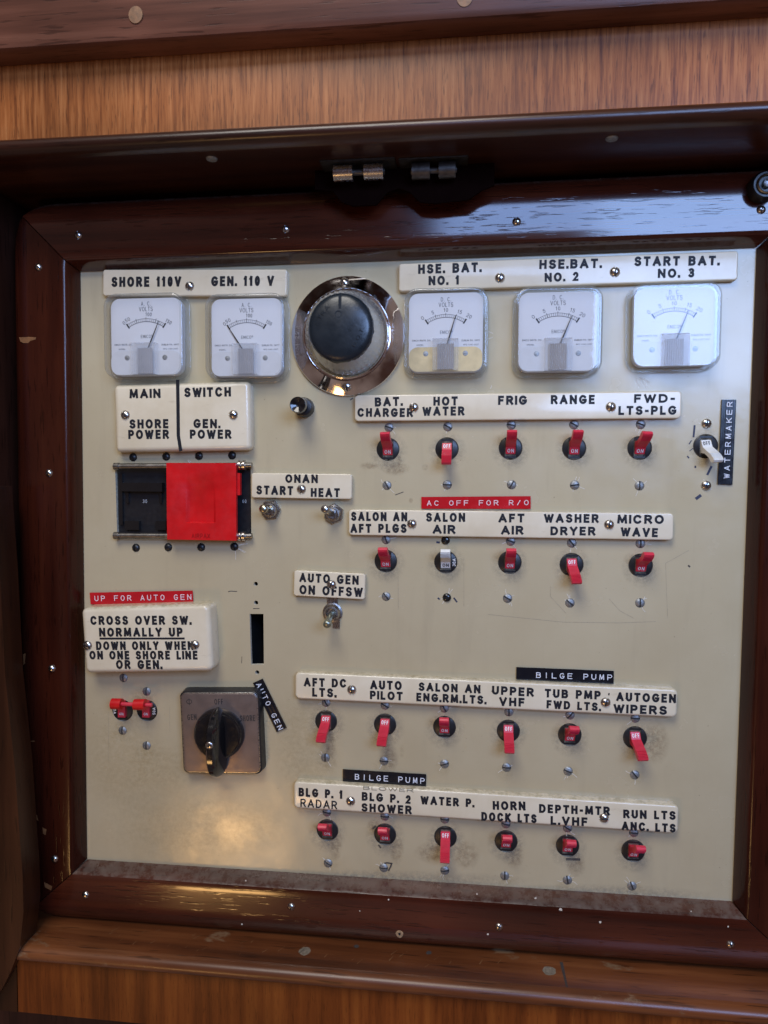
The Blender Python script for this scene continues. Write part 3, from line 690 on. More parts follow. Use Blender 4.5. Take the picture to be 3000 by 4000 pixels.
# round black bumper with a brass ring at the right of the top rail
q = P(3000, 714, .026)
bp = thing('bumper_knob', 'round black bumper with metal ring at the right end of the top rail', 'knob', (q.x, q.y, .0142))
mb = MB(); mb.lathe([(.0098, .0135), (.0098, .022), (.0085, .024)], 28, (q.x, q.y), cap1=True); part('collar', mb, 'black', bp)
mb = MB(); mb.lathe([(.0066, .0242), (.0069, .0252), (.0062, .0260), (.0054, .0250), (.0052, .0243)], 28, (q.x, q.y)); part('ring', mb, 'brass_nickel', bp)
mb = MB(); mb.lathe([(.0034, .0242), (.0030, .027), (.0002, .028)], 20, (q.x, q.y), cap1=True); part('stud', mb, 'dull_steel', bp)

# ------------------------------------------------------------------ ivory plaques
def plaque(lab, corners, h, bev, rad, texts, screws, wt=.255, extra=None, side=0.0):
    pts = [P(x, y, h) for x, y in corners]
    c = sum(pts, Vector((0, 0, 0))) / 4; ux = ((pts[1] - pts[0]) + (pts[2] - pts[3])) / 2; uy = ((pts[0] - pts[3]) + (pts[1] - pts[2])) / 2
    W = ux.length; H = uy.length; ang = math.atan2(ux.y, ux.x)
    t = thing('name_plaque', lab, 'plaque', (c.x, c.y, 0), ang, 'ivory engraved name plaques')
    mb = MB(); plate(mb, W, H, rad, .0001, h, bev, 4, side=side); part('plate', mb, 'plaque', t, True)
    for tx in texts:
        mb = MB(); fr, s, xl, yl, xr, yr, hh = tx[:7]; text_px(mb, fr, s, xl, yl, xr, yr, hh * 1.09, h + .00012, tx[7] if len(tx) > 7 else wt); part('lettering', mb, 'ink', t)
    if extra: mb = MB(); extra(mb, h + .00012); part('engraved_line', mb, 'ink', t)
    for fr, x, y, a in screws:
        q = tolocal(t, P(*F(fr, x, y), h)); sub('screw', SC_BIG, t, (q.x, q.y, h - .0001), R(a) - ang)
    return t
plaque('ivory plaque engraved SHORE 110V and GEN. 110 V', [(398, 1053), (1119, 1050), (1122, 1157), (404, 1154)], .0055, .0011, .0022,
       [('R3', 'SHORE 110V', 250, 187, 752, 183, 64), ('R3', 'GEN. 110 V', 967, 182, 1420, 178, 64)], [('R3', 812, 217, 5)])
plaque('ivory plaque engraved HSE. BAT. NO. 1, NO. 2 and START BAT. NO. 3', [(1556, 1030), (2882, 979), (2885, 1094), (1560, 1137)], .0055, .0011, .0022,
       [('R4', 'HSE. BAT.', 983, 95, 1437, 80, 64), ('R4', 'NO. 1', 1058, 178, 1280, 172, 62), ('R5', 'HSE.BAT.', 312, 125, 678, 118, 52), ('R5', 'NO. 2', 343, 202, 543, 195, 50),
        ('R5', 'START BAT.', 872, 107, 1372, 102, 54), ('R5', 'NO. 3', 1010, 178, 1226, 174, 52)], [('R4', 1572, 158, 0), ('R5', 757, 170, -5)])
def split(mb, z):
    a = P(*F('R6', 594, 60), z); b = P(*F('R6', 596, 200), z); c = P(*F('R6', 598, 380), z); d = P(*F('R6', 611, 462), z)
    ribbon(mb, [a[:2], b[:2], c[:2], d[:2]], .0014, z)
plaque('thick ivory plaque engraved MAIN SWITCH, SHORE POWER and GEN. POWER', [(443, 1503), (973, 1487), (981, 1758), (448, 1767)], .010, .0040, .0040,
       [('R6', 'MAIN', 310, 133, 493, 130, 48), ('R6', 'SWITCH', 633, 125, 908, 121, 50), ('R6', 'SHORE', 310, 311, 540, 309, 48), ('R6', 'POWER', 303, 373, 543, 371, 48),
        ('R6', 'GEN.', 687, 308, 843, 309, 48), ('R6', 'POWER', 666, 371, 911, 371, 48)], [('R6', 286, 258, 35), ('R6', 922, 257, 80)], extra=split)
plaque('small ivory plaque engraved ONAN START HEAT', [(982, 1847), (1374, 1851), (1374, 1951), (981, 1944)], .0055, .0010, .0020,
       [('R6', 'ONAN', 1228, 632, 1420, 634, 46), ('R6', 'START', 1058, 699, 1275, 704, 48), ('R6', 'HEAT', 1378, 714, 1550, 716, 48)], [('R6', 1323, 695, 5)])
plaque('long ivory plaque engraved BAT. CHARGER, HOT WATER, FRIG, RANGE, FWD LTS-PLG', [(1387, 1543), (2661, 1527), (2664, 1634), (1383, 1646)], .0055, .0011, .0030,
       [('R7', 'BAT.', 302, 222, 500, 216, 60), ('R7', 'CHARGER', 177, 297, 578, 298, 58), ('R7', 'HOT', 724, 216, 900, 214, 60), ('R7', 'WATER', 645, 289, 948, 286, 60), ('R7', 'FRIG', 1190, 210, 1398, 208, 62),
        ('R8', 'RANGE', 95, 205, 412, 203, 62), ('R8', 'FWD-', 695, 197, 990, 195, 60), ('R8', 'LTS-PLG', 582, 283, 1000, 281, 62)], [('R7', 583, 260, 5), ('R8', 527, 257, 0)])
plaque('long ivory plaque engraved SALON AN AFT PLGS, SALON AIR, AFT AIR, WASHER DRYER, MICRO WAVE', [(1359, 1990), (2633, 2004), (2630, 2111), (1365, 2090)], .0055, .0011, .0030,
       [('S2', 'SALON AN', 500, 215, 905, 219, 60), ('S2', 'AFT PLGS', 495, 302, 900, 302, 60), ('S2', 'SALON', 1040, 222, 1322, 223, 60), ('S2', 'AIR', 1088, 308, 1252, 310, 60),
        ('S3', 'AFT', 78, 205, 247, 205, 54), ('S3', 'AIR', 95, 283, 240, 284, 54), ('S3', 'WASHER', 373, 206, 728, 208, 54), ('S3', 'DRYER', 415, 288, 707, 290, 54), ('S3', 'MICRO', 848, 212, 1150, 214, 56), ('S3', 'WAVE', 870, 293, 1112, 300, 56)],
       [('S2', 938, 270, 0), ('S3', 795, 248, 0)])
plaque('small ivory plaque engraved AUTO GEN ON OFF SW', [(1149, 2226), (1428, 2242), (1424, 2342), (1146, 2328)], .0055, .0010, .0022,
       [('S2', 'AUTO GEN', 128, 655, 555, 676, 60, .24), ('S2', 'ON OFFSW', 128, 742, 585, 763, 62, .24)], [('S2', 358, 707, -20)])
def uline(mb, z):
    ribbon(mb, [P(*F('S1', 170, 543), z)[:2], P(*F('S1', 770, 542), z)[:2]], .0008, z)
plaque('thick ivory plaque engraved CROSS OVER SW. NORMALLY UP', [(320, 2374), (821, 2361), (826, 2623), (324, 2633)], .0165, .0042, .0050,
       [('S1', 'CROSS OVER SW.', 97, 412, 822, 410, 58), ('S1', 'NORMALLY UP', 160, 497, 762, 496, 58), ('S1', 'DOWN ONLY WHEN', 138, 594, 840, 593, 56), ('S1', 'ON ONE SHORE LINE', 90, 662, 870, 662, 56), ('S1', 'OR GEN.', 282, 729, 612, 730, 58)],
       [('S1', 78, 592, 60), ('S1', 850, 588, 40)], extra=uline)
plaque('long ivory plaque engraved AFT DC LTS., AUTO PILOT, UPPER VHF, AUTOGEN WIPERS', [(1149, 2627), (2651, 2692), (2642, 2805), (1156, 2729)], .007, .0018, .0038,
       [('S5', 'AFT DC', 160, 210, 466, 220, 58), ('S5', 'LTS.', 220, 283, 392, 290, 60), ('S5', 'AUTO', 638, 230, 865, 236, 60), ('S5', 'PILOT', 636, 303, 872, 313, 58), ('S5', 'SALON AN', 987, 243, 1432, 262, 58), ('S5', 'ENG.RM.LTS.', 970, 318, 1472, 340, 58),
        ('S6', 'UPPER', 40, 268, 342, 285, 60), ('S6', 'VHF', 92, 350, 275, 357, 60), ('S6', 'TUB PMP', 420, 290, 823, 306, 60), ('S6', 'FWD LTS.', 433, 370, 822, 390, 58), ('S6', 'AUTOGEN', 935, 315, 1365, 330, 62), ('S6', 'WIPERS', 915, 400, 1300, 415, 62), ('S6', "'", 875, 308, 890, 308, 36)],
       [('S5', 505, 266, 0), ('S6', 858, 357, -15)])
bl = plaque('long ivory plaque engraved BLG P. 1 RADAR, WATER P., RUN LTS ANC. LTS', [(1144, 3053), (2655, 3147), (2647, 3258), (1151, 3157)], .007, .0018, .0038,
       [('S7', 'BLG P. 1', 122, 172, 440, 192, 58), ('S7', 'RADAR', 135, 250, 400, 268, 55, .17), ('S7', 'BLG P. 2', 577, 203, 930, 228, 58), ('S7', 'SHOWER', 575, 283, 937, 303, 58), ('S7', 'WATER P.', 1000, 230, 1385, 253, 58),
        ('S8', 'HORN', 37, 220, 230, 224, 50), ('S8', 'DOCK LTS', -30, 285, 296, 299, 50), ('S8', 'DEPTH-MTR', 310, 238, 728, 254, 50), ('S8', 'L.VHF', 378, 308, 596, 318, 50), ('S8', 'RUN LTS', 806, 270, 1115, 280, 50), ('S8', 'ANC. LTS', 797, 340, 1115, 355, 50)],
       [('S7', 497, 238, 20), ('S8', 693, 295, 90)])
mb = MB(); text_px(mb, 'S7', 'BLOWER', 588, 142, 950, 162, 28, .0072, .14); part('lettering', mb, 'ghost', bl, label='faint worn BLOWER lettering along the top edge')

# ------------------------------------------------------------------ embossed tapes
def tape(lab, corners, z, mat, em, fr, s, xl, yl, xr, yr, h, wt=.14, nm='label_tape'):
    pts = [P(x, y, z) for x, y in corners]; c = sum(pts, Vector((0, 0, 0))) / 4
    t = thing(nm, lab, 'label tape', (c.x, c.y, 0), 0, 'embossed label tapes')
    mb = MB(); n = 10; vs = []; fs = []
    for i in range(n + 1):
        a = pts[0].lerp(pts[1], i / n); b = pts[3].lerp(pts[2], i / n); cz = .0002 * math.sin(i * 1.9)
        for q in (a, b): vs.append((q.x, q.y, z + cz)); 
        for q in (a, b): vs.append((q.x, q.y, z - .0005 + cz))
    for i in range(n):
        k = 4 * i; fs += [(k, k + 1, k + 5, k + 4), (k + 2, k + 6, k + 7, k + 3), (k, k + 4, k + 6, k + 2), (k + 1, k + 3, k + 7, k + 5)]
    fs += [(0, 2, 3, 1), (4 * n, 4 * n + 1, 4 * n + 3, 4 * n + 2)]
    mb.add(vs, fs); part('strip', mb, mat, t)
    mb = MB(); text_px(mb, fr, s, xl, yl, xr, yr, h, z + .00035, wt, .22, True); part('lettering', mb, em, t)
tape('red embossed tape reading AC OFF FOR R/O', [(1646, 1941), (2073, 1938), (2073, 1988), (1646, 1987)], .0013, 'tape_red', 'emboss_red', 'R7', 'AC OFF FOR R/O', 672, 950, 1416, 946, 38)
tape('red embossed tape reading UP FOR AUTO GEN', [(350, 2315), (752, 2307), (755, 2355), (354, 2361)], .0016, 'tape_red', 'emboss_red', 'S1', 'UP FOR AUTO GEN', 122, 254, 830, 243, 38)
tape('black embossed tape reading BILGE PUMP above TUB PMP', [(2017, 2606), (2398, 2621), (2397, 2671), (2016, 2653)], .0013, 'tape_black', 'emboss', 'S6', 'BILGE PUMP', 352, 160, 912, 178, 42)
tape('black embossed tape reading BILGE PUMP above BLG P. 2', [(1339, 3005), (1665, 3025), (1664, 3072), (1339, 3052)], .0013, 'tape_black', 'emboss', 'S7', 'BILGE PUMP', 522, 62, 1036, 94, 42)
tape('black embossed tape reading WATERMAKER standing upright', [(2819, 1561), (2876, 1561), (2861, 1894), (2804, 1892)], .0013, 'tape_black', 'emboss', 'R8', 'WATERMAKER', 1360, 778, 1384, 214, 42)
tape('tilted black embossed tape reading AUTO GEN', [(988, 2668), (1026, 2651), (1120, 2843), (1081, 2860)], .0013, 'tape_black', 'emboss', 'S4', 'AUTO GEN', 1304, 215, 1472, 556, 38)

# ------------------------------------------------------------------ breakers
def lever_mesh(st, mat):
    sg = 1 if st == 'ON' else -1
    hw = .0037
    pr = [(-.0046, -.0022), (-.0046, .0004), (.0004, .0026), (.0032, .0080), (.0054, .0122)]
    n = 7
    for i in range(n):                                    # grooved head
        u = i / (n - 1); y = .0056 + .0050 * u; z = .0128 + .0048 * math.sin(u * 1.45)
        pr += [(y - .0001, z + .00035), (y + .0003, z - .0001)]
    pr += [(.0118, .0168), (.0124, .0148), (.0116, .0128), (.0084, .0102), (.0052, .0044), (.0046, -.0022)]
    mb = MB(); xs = [-hw, -hw + .0003, hw - .0003, hw]
    rings = []
    for k, x in enumerate(xs):
        ins = .0003 if k in (0, 3) else 0
        cy = sum(p[0] for p in pr) / len(pr); cz = sum(p[1] for p in pr) / len(pr)
        rings.append([(x, sg * (y + (cy - y) * ins / .006), z + (cz - z) * ins / .006) for y, z in pr])
    mb.loft(rings, True, True)
    return mb.mesh('lever', mat, sharp=28)
def lever_text(st, mat, arrow=False):
    sg = 1 if st == 'ON' else -1; mb = MB(); h = .0030 if st == 'ON' else .0031
    W = .0048 if st == 'ON' else .0055
    glyph_run(mb, st, (-W / 2, 0), (W / 2, 0), h, 0, .15, .3)
    sl = math.atan2(.0022, .0050)
    # lie on the label face, which runs from (-.0046, .0004) to (.0004, .0026)
    mtx = Matrix.Translation((0, sg * -.0022, .00165)) @ Matrix.Rotation(sl * sg, 4, 'X')
    return mb.xf(mtx).mesh('lettering', mat)
LEV = {(s, c): lever_mesh(s, {'red': 'red', 'white': 'white_plastic'}[c]) for s in ('ON', 'OFF') for c in ('red', 'white')}
LTX = {(s, c): lever_text(s, {'red': 'white_ink', 'white': 'ink'}[c]) for s in ('ON', 'OFF') for c in ('red', 'white')}
def bezel_mesh():
    mb = MB(); rb = RB; xw = .0043; n = 18
    for sg in (1, -1):
        a0 = math.acos(xw / rb); ang = [-a0 + 2 * a0 * i / n for i in range(n + 1)]
        o = [(sg * rb * math.cos(a), rb * math.sin(a)) for a in ang]
        i_ = [(sg * max(xw, (rb - .0007) * math.cos(a) - .0002), (rb - .0006) * math.sin(a)) for a in ang]
        if sg < 0: o.reverse(); i_.reverse()
        mb.loft([[(x, y, -.004) for x, y in o], [(x, y, .0001) for x, y in o], [(x, y, .0006) for x, y in i_]], False, True)
    yw = math.sqrt(rb * rb - xw * xw)
    for sg in (1, -1):                                    # bridge above and below the lever slot
        mb.box((-xw, min(sg * .0062, sg * yw), -.004), (xw, max(sg * .0062, sg * yw), .0003))
    mb.box((-xw, -.0062, -.0045), (xw, .0062, -.0036))
    return mb.mesh('bezel', 'black')
BEZ = bezel_mesh()
SCR = {'zinc': (SC_ZINC, SC_ZINC), 'ph': (SC_PH, SC_PH), 'phb': (SC_PHB, SC_PHB)}
for bi, b in enumerate(BR):
    c = P(*b['c'])
    tied = b['mark'] == '50A'
    t = thing('circuit_breaker', b['lab'], 'breaker', (c.x, c.y, 0), 0, 'rocker lever circuit breakers')
    bz = sub('bezel', BEZ, t, (0, 0, 0))
    if not tied:
        lv = sub('lever', LEV[b['st'], b['col']], t, (0, 0, 0)); lv.rotation_euler = (R(random.uniform(-3, 3)), b['lean'] * .8, -b['lean'] * (1 if b['st'] == 'ON' else -1) * .35)
        sub('lettering', LTX[b['st'], b['col']], lv, (0, 0, 0))
    else:
        mb = MB(); mb.box((-.0031, -.0052, -.002), (.0031, .0040, .0022)); mb.box((-.0028, .0040, -.002), (.0028, .0086, .0090)); lv = part('lever', mb, 'red', t, True)
        mb = MB(); glyph_run(mb, 'ON', (-.0018, -.0022), (.0018, -.0022), .0022, .0024, .15)
        q = bpy.data.objects.new('lettering', mb.mesh('lettering', 'white_ink')); col.objects.link(q); q.parent = lv
    if b['mark']:
        mb = MB(); sgn = -1 if 'upside' in b['lab'] else 1
        glyph_run(mb, b['mark'], (sgn * .0065, -.003 * sgn), (sgn * .0065, .003 * sgn), .0024, .00085, .14); q = bpy.data.objects.new('rating', mb.mesh('rating', 'white_ink')); col.objects.link(q); q.parent = t
    sm = SCR[b['kind']]
    for key, k in (('top', 0), ('bot', 1)):
        p = P(*b[key]); sub('screw', sm[k], t, (p.x - c.x, p.y - c.y, .00005), R(b['at'][k]))
# red tie bar joining the two 50A levers
a = P(474, 2752, .012); b_ = P(574, 2752, .012)
tie = thing('handle_tie', 'red bar with sleeves joining the two 50A breaker levers', 'tie bar', (a.x, a.y, .012), 0)
pa = P(438, 2749, .013); pb = P(476, 2750, .013); pc_ = P(526, 2752, .013); pd = P(568, 2752, .013); pe = P(594, 2754, .012)
mb = MB(); mb.tube(pa, pb, .0044, n=20); mb2 = MB(); mb2.tube(pc_, pd, .0044, n=20); part('sleeve', mb, 'red_plate', tie); part('sleeve', mb2, 'red_plate', tie)
mb = MB(); mb.tube(pb - Vector((.001, 0, 0)), pe, .0016, n=12); part('rod', mb, 'red', tie)

# ------------------------------------------------------------------ voltmeters
def meter(lab, cx, cy, wpx, hpx, kind, needle, rust=False, tilt=(0, 0, 0)):
    D = .0145; c = P(cx, cy, D); k = mpp(cx, cy, D); W = wpx * k * 1.035; H = hpx * k * 1.02; s = W / .0605
    t = thing('panel_meter', lab, 'voltmeter', (c.x, c.y, 0), 0, 'square clear cased voltmeters')
    if any(tilt):
        t.matrix_world = TOW @ (Matrix.Translation((c.x, c.y, 0)) @ Matrix.Rotation(tilt[2], 4, 'Z') @ Matrix.Rotation(tilt[1], 4, 'Y') @ Matrix.Rotation(tilt[0], 4, 'X'))
    rc = .0095 * s
    mb = MB(); plate(mb, W * 1.02, H * 1.02, rc, .0001, .0022, .0009); part('flange', mb, 'acrylic_rim', t, True)
    zd = .0085
    mb = MB(); plate(mb, W * .88, H * .90, rc * .7, .0023, zd, .0004); part('dial', mb, 'dial', t, True)
    lo = MB(); yl = -H * .165
    lo.add(rrect(W * .87, H * .445 + yl, rc * .65, zd + .0009, c=(0, (-H * .445 + yl) / 2)), [tuple(range(24))]); dl = part('lower_card', lo, 'dial_rust' if rust else 'dial_low', t, True)
    mb = MB()
    for sx in (-1, 1): mb.lathe([(.0019 * s, zd + .0010), (.0001, zd + .0012)], 12, (sx * .0142 * s, -.0150 * s), cap1=True)
    part('screw', mb, 'zinc', t, True)
    # scale
    mb = MB(); z = zd + .00012; py = -.0128 * s; r0 = .0236 * s; r1 = .0258 * s; A0 = 33.5
    def pol(a, r): a = R(90 - a); return (r * math.cos(a), py + r * math.sin(a))
    for r, hw in ((r0, .00016), (r1, .00010)): ribbon(mb, [pol(-A0 + 2 * A0 * i / 20, r) for i in range(21)], hw * s, z)
    n = 20
    for i in range(n + 1):
        a = -A0 + 2 * A0 * i / n; major = i % 5 == 0
        if i in (0, n): ribbon(mb, [pol(a, r0 * .985), pol(a, r1 * 1.015)], .00052 * s, z + 2e-5)
        else: ribbon(mb, [pol(a, r0), pol(a, r1 * (1.03 if major else 1.0))], (.00018 if major else .00010) * s, z + 2e-5)
    def lab_(txt, a, r, h, wd):
        q = Vector(pol(a, r)); ang = R(-a * .9); u = Vector((math.cos(ang), math.sin(ang))); glyph_run(mb, txt, q - u * wd / 2, q + u * wd / 2, h, z, .11)
    hN = .0026 * s; rn = .0288 * s
    if kind == 'A. C.':
        lab_('0', -36, rn * .985, hN, .0017 * s); lab_('50', -29, rn * 1.0, hN, .0038 * s); lab_('100', 4, rn, hN, .0046 * s); lab_('150', 36, rn, hN, .0046 * s)
    else:
        lab_('0', -A0 - 2, rn, hN, .0018 * s); lab_('5', -19, rn * 1.0, hN, .0017 * s); lab_('10', 0, rn, hN, .0031 * s); lab_('15', 20, rn * 1.01, hN, .0031 * s); lab_('20', A0 + 1, rn * 1.02, hN, .0038 * s)
    glyph_run(mb, kind, (-.0036 * s, .0236 * s), (.0036 * s, .0236 * s), .0029 * s, z, .09, .35); glyph_run(mb, 'VOLTS', (-.0052 * s, .0198 * s), (.0052 * s, .0198 * s), .0031 * s, z, .09)
    glyph_run(mb, 'EMICO@', (-.0040 * s, .0003 * s), (.0048 * s, .0003 * s), .0023 * s, z, .09)
    glyph_run(mb, 'EMICO INSTR. DIV.', (-.0240 * s, -.0054 * s), (-.0105 * s, -.0054 * s), .0012 * s, z, .12); glyph_run(mb, 'MODEL', (-.0208 * s, -.0086 * s), (-.0158 * s, -.0086 * s), .0010 * s, z, .12)
    glyph_run(mb, 'DUBLIN, PA. 18917'.replace(',', ''), (.0115 * s, -.0058 * s), (.0245 * s, -.0058 * s), .0012 * s, z, .12); glyph_run(mb, 'RF2 1/4C-2337', (.0128 * s, -.0088 * s), (.0236 * s, -.0088 * s), .0010 * s, z, .12)
    part('scale', mb, 'needle', t, True)
    mb = MB(); a = pol(needle, r1 * .99); b = pol(needle, .004 * s); u = (Vector(a) - Vector(b)).normalized(); v = Vector((-u.y, u.x)); zz = zd + .0014
    vs = [Vector(b) + v * .0006 * s, Vector(b) - v * .0006 * s, Vector(a) - v * .00018 * s, Vector(a) + v * .00018 * s]
    mb.add([(q.x, q.y, zz) for q in vs] + [(q.x, q.y, zz + .0002) for q in vs], [(0, 1, 2, 3), (4, 5, 6, 7), (0, 1, 5, 4), (1, 2, 6, 5), (2, 3, 7, 6), (3, 0, 4, 7)]); part('needle', mb, 'needle', t, True)
    # clear moulded cover: skirt, rounded rim and flat front
    mb = MB(); rings = [rrect(W * 1.0, H * 1.0, rc, .0022), rrect(W * .985, H * .985, rc * .98, D - .0022)]
    for i in range(4):
        a = math.pi / 2 * i / 3; d = .0018 * (1 - math.cos(a)); rings.append(rrect(W * .985 - 2 * d, H * .985 - 2 * d, rc * .95 - d, D - .0018 + .0018 * math.sin(a)))
    rings.append(rrect(W * .985 - .0060, H * .985 - .0060, rc * .75, D - .0001))
    mb.loft(rings, False, False); part('case_rim', mb, 'acrylic_rim', t, True)
    mb = MB(); mb.add(rrect(W * .985 - .0058, H * .985 - .0058, rc * .75, D - .0004), [tuple(range(24))]); part('window', mb, 'acrylic', t, True)
    # ribbed block over the movement
    mb = MB(); bw = .0186 * s; bh = .0222 * s; by = -.0162 * s; n = 14; vs = []; fs = []
    for i in range(2 * n + 1):
        x = -bw / 2 + bw * i / (2 * n); zz = D + (.0012 if i % 2 else .0002)
        vs += [(x, by - bh / 2, D - .006), (x, by - bh / 2, zz), (x, by + bh / 2, zz), (x, by + bh / 2, D - .006)]
    for i in range(2 * n):
        k_ = 4 * i; fs += [(k_, k_ + 4, k_ + 5, k_ + 1), (k_ + 1, k_ + 5, k_ + 6, k_ + 2), (k_ + 2, k_ + 6, k_ + 7, k_ + 3)]
    mb.add(vs, fs); part('ribbed_block', mb, 'acrylic_rib', t, True)
    mb = MB()
    vs = []; fs = []; nb = 17
    for i in range(nb + 1):
        x = (-.0060 + .0120 * i / nb) * s; zz = zd + (.0034 if i % 2 else .0014)
        vs += [(x, -.0262 * s, zz), (x, -.0082 * s, zz)]
    for i in range(nb): fs.append((2 * i, 2 * i + 2, 2 * i + 3, 2 * i + 1))
    mb.add(vs, fs); part('movement', mb, 'coil', t, True)
meter('A.C. voltmeter below SHORE 110V, needle to the right', 558, 1310, 306, 314, 'A. C.', 23)
meter('A.C. voltmeter below GEN. 110 V, needle resting at the left end', 954, 1313, 306, 322, 'A. C.', -33)
meter('D.C. voltmeter with rusty yellow lower dial, below HSE. BAT. NO. 1', 1740, 1293, 322, 338, 'D. C.', 16, True)
meter('D.C. voltmeter below HSE. BAT. NO. 2, clean white dial', 2182, 1290, 340, 346, 'D. C.', 22)
meter('tilted D.C. voltmeter washed out by blue sky glare, below START BAT. NO. 3', 2642, 1270, 350, 346, 'D. C.', 21, tilt=(R(1.5), R(-1.0), R(.5)))

# ------------------------------------------------------------------ chrome lamp fitting
c = P(1357, 1312, .003); k = mpp(1357, 1312)
lf = thing('lamp_fitting', 'round chrome flange holding a smoky ribbed lens with black painted front', 'light fitting', (c.x, c.y, 0))
mb = MB(); ro = 222 * k
mb.lathe([(ro, .0001), (ro, .0015), (ro * .985, .003), (ro * .90, .0048), (ro * .80, .0072), (ro * .765, .0082), (ro * .745, .0078), (ro * .735, .0092), (ro * .715, .0096), (ro * .695, .0085), (ro * .685, .003)], 72, sy=1.035); part('flange', mb, 'chrome', lf, True)
mb = MB(); rl = ro * .68; n = 88; hz = [(1.0, .002), (1.0, .012), (.96, .020), (.87, .028), (.78, .0325)]
mb.loft([[(rl * f * (1 + (.028 if j % 2 else 0)) * math.cos(2 * math.pi * j / n), rl * f * (1 + (.028 if j % 2 else 0)) * math.sin(2 * math.pi * j / n) * 1.03, z) for j in range(n)] for f, z in hz], False, True)
part('lens', mb, 'lens', lf, True)
mb = MB(); mb.lathe([(rl * .955, .0015), (rl * .0001, .0018)], 48, sy=1.03, cap1=True); part('reflector', mb, 'dial_low', lf, True)
mb = MB(); mb.lathe([(rl * .80, .0310), (rl * .785, .0335), (rl * .74, .0352), (rl * .64, .0362), (rl * .45, .0370), (rl * .22, .0376), (rl * .01, .0377)], 56, sy=1.04, cap1=True)
rr = random.Random(3)
for v in mb.v[:56]: v.x *= rr.uniform(.985, 1.02); v.y *= rr.uniform(.985, 1.02)
part('cap', mb, 'cap_black', lf, True)
mb = MB(); mb.box((-.0009, rl * .44, .0350), (.0009, rl * .74, .0376)); mb.lathe([(.0026, .0374), (.0026, .0377), (.0021, .0377), (.0021, .0374)], 20, (-.001, rl * .30))
glyph_run(mb, 'D.O.T.', (rl * .34, -rl * .46), (rl * .56, -rl * .02), .0030, .0374, .14); glyph_run(mb, 'TRA', (-rl * .52, rl * .20), (-rl * .28, rl * .50), .0030, .0373, .14); part('moulded_mark', mb, 'cap_black', lf, True)
mb = MB(); glyph_run(mb, 'PM-297', (-ro * .87, -ro * .32), (-ro * .87, ro * .16), .0030, .0066, .13); part('lettering', mb, 'dull_steel', lf, True)
for x, y, a in ((452, 195, 40), (468, 938, 8)):
    q = tolocal(lf, P(*F('R4', x, y), .006)); sub('screw', SC_BIG, lf, (q.x, q.y, .0054), R(a))

# push button
c = P(1191, 1593)
pbt = thing('push_button', 'black push button with knurled collar and concave face below the chrome fitting', 'button', (c.x, c.y, 0))
k = mpp(1191, 1593)
mb = MB(); n = 48; mb.loft([[(r * (1 + (.03 if j % 2 else 0)) * math.cos(6.2832 * j / n), r * (1 + (.03 if j % 2 else 0)) * math.sin(6.2832 * j / n), z) for j in range(n)] for r, z in ((37 * k, .0001), (37 * k, .006), (34 * k, .0085), (29 * k, .009))], False, True); part('collar', mb, 'black', pbt, True)
mb = MB(); mb.lathe([(22 * k, .009), (22 * k, .018), (30 * k, .020), (30.5 * k, .0235), (29 * k, .0250), (24 * k, .0248), (12 * k, .0232), (.0001, .0228)], 32, cap1=True); part('plunger', mb, 'gloss_black', pbt, True)

# ------------------------------------------------------------------ main switch
c = P(715, 1957)
ms = thing('main_switch', 'main breaker with red sliding interlock plate on two steel rods over black body', 'switch', (c.x, c.y, 0))
def bx(p0, p1, z0, z1, ref):
    a = P(*p0, ref); b = P(*p1, ref); m_ = MB(); m_.box((min(a.x, b.x), min(a.y, b.y), z0), (max(a.x, b.x), max(a.y, b.y), z1)); return m_
part('body', bx((452, 1812), (980, 2104), -.012, -.0030, 0), 'black', ms)
mb = MB()
for x0, y0, x1, y1, z0, z1 in ((480, 1885, 640, 1920, -.0030, .0035), (490, 1925, 500, 1965, -.0030, -.001), (620, 1925, 630, 1965, -.003, -.001), (490, 2035, 545, 2070, -.0030, .001), (610, 2035, 650, 2070, -.0030, .001), (462, 1850, 478, 2050, -.0030, -.0005)):
    m_ = bx((x0, y0), (x1, y1), z0, z1, 0); mb.add(m_.v, m_.f)
part('toggle_handle', mb, 'gloss_black', ms)
for yl, yr in ((1822, 1818), (2092, 2094)):
    a = P(446, yl, .004); b = P(984, yr, .004); mb = MB(); mb.tube(a, b, .0023, n=16)
    for u in (.012, .028): q = a.lerp(b, u); mb.tube(q - Vector((.0012, 0, 0)), q + Vector((.0012, 0, 0)), .0030, n=16)
    part('rod', mb, 'rod_steel', ms)
    for px in (938, 954):
        q = P(px, yr, .004); mb = MB(); mb.tube(q - Vector((.0010, 0, 0)), q + Vector((.0010, 0, 0)), .0040, n=18); part('washer', mb, 'steel', ms)
pts = [P(*F('R6', x, y), .011) for x, y in ((528, 541), (938, 541), (940, 995), (530, 993))]
cc = sum(pts, Vector((0, 0, 0))) / 4; W = (pts[1] - pts[0]).length; H = (pts[0] - pts[3]).length
mb = MB(); bm_w = (P(*F('R6', 729, 767), .011))
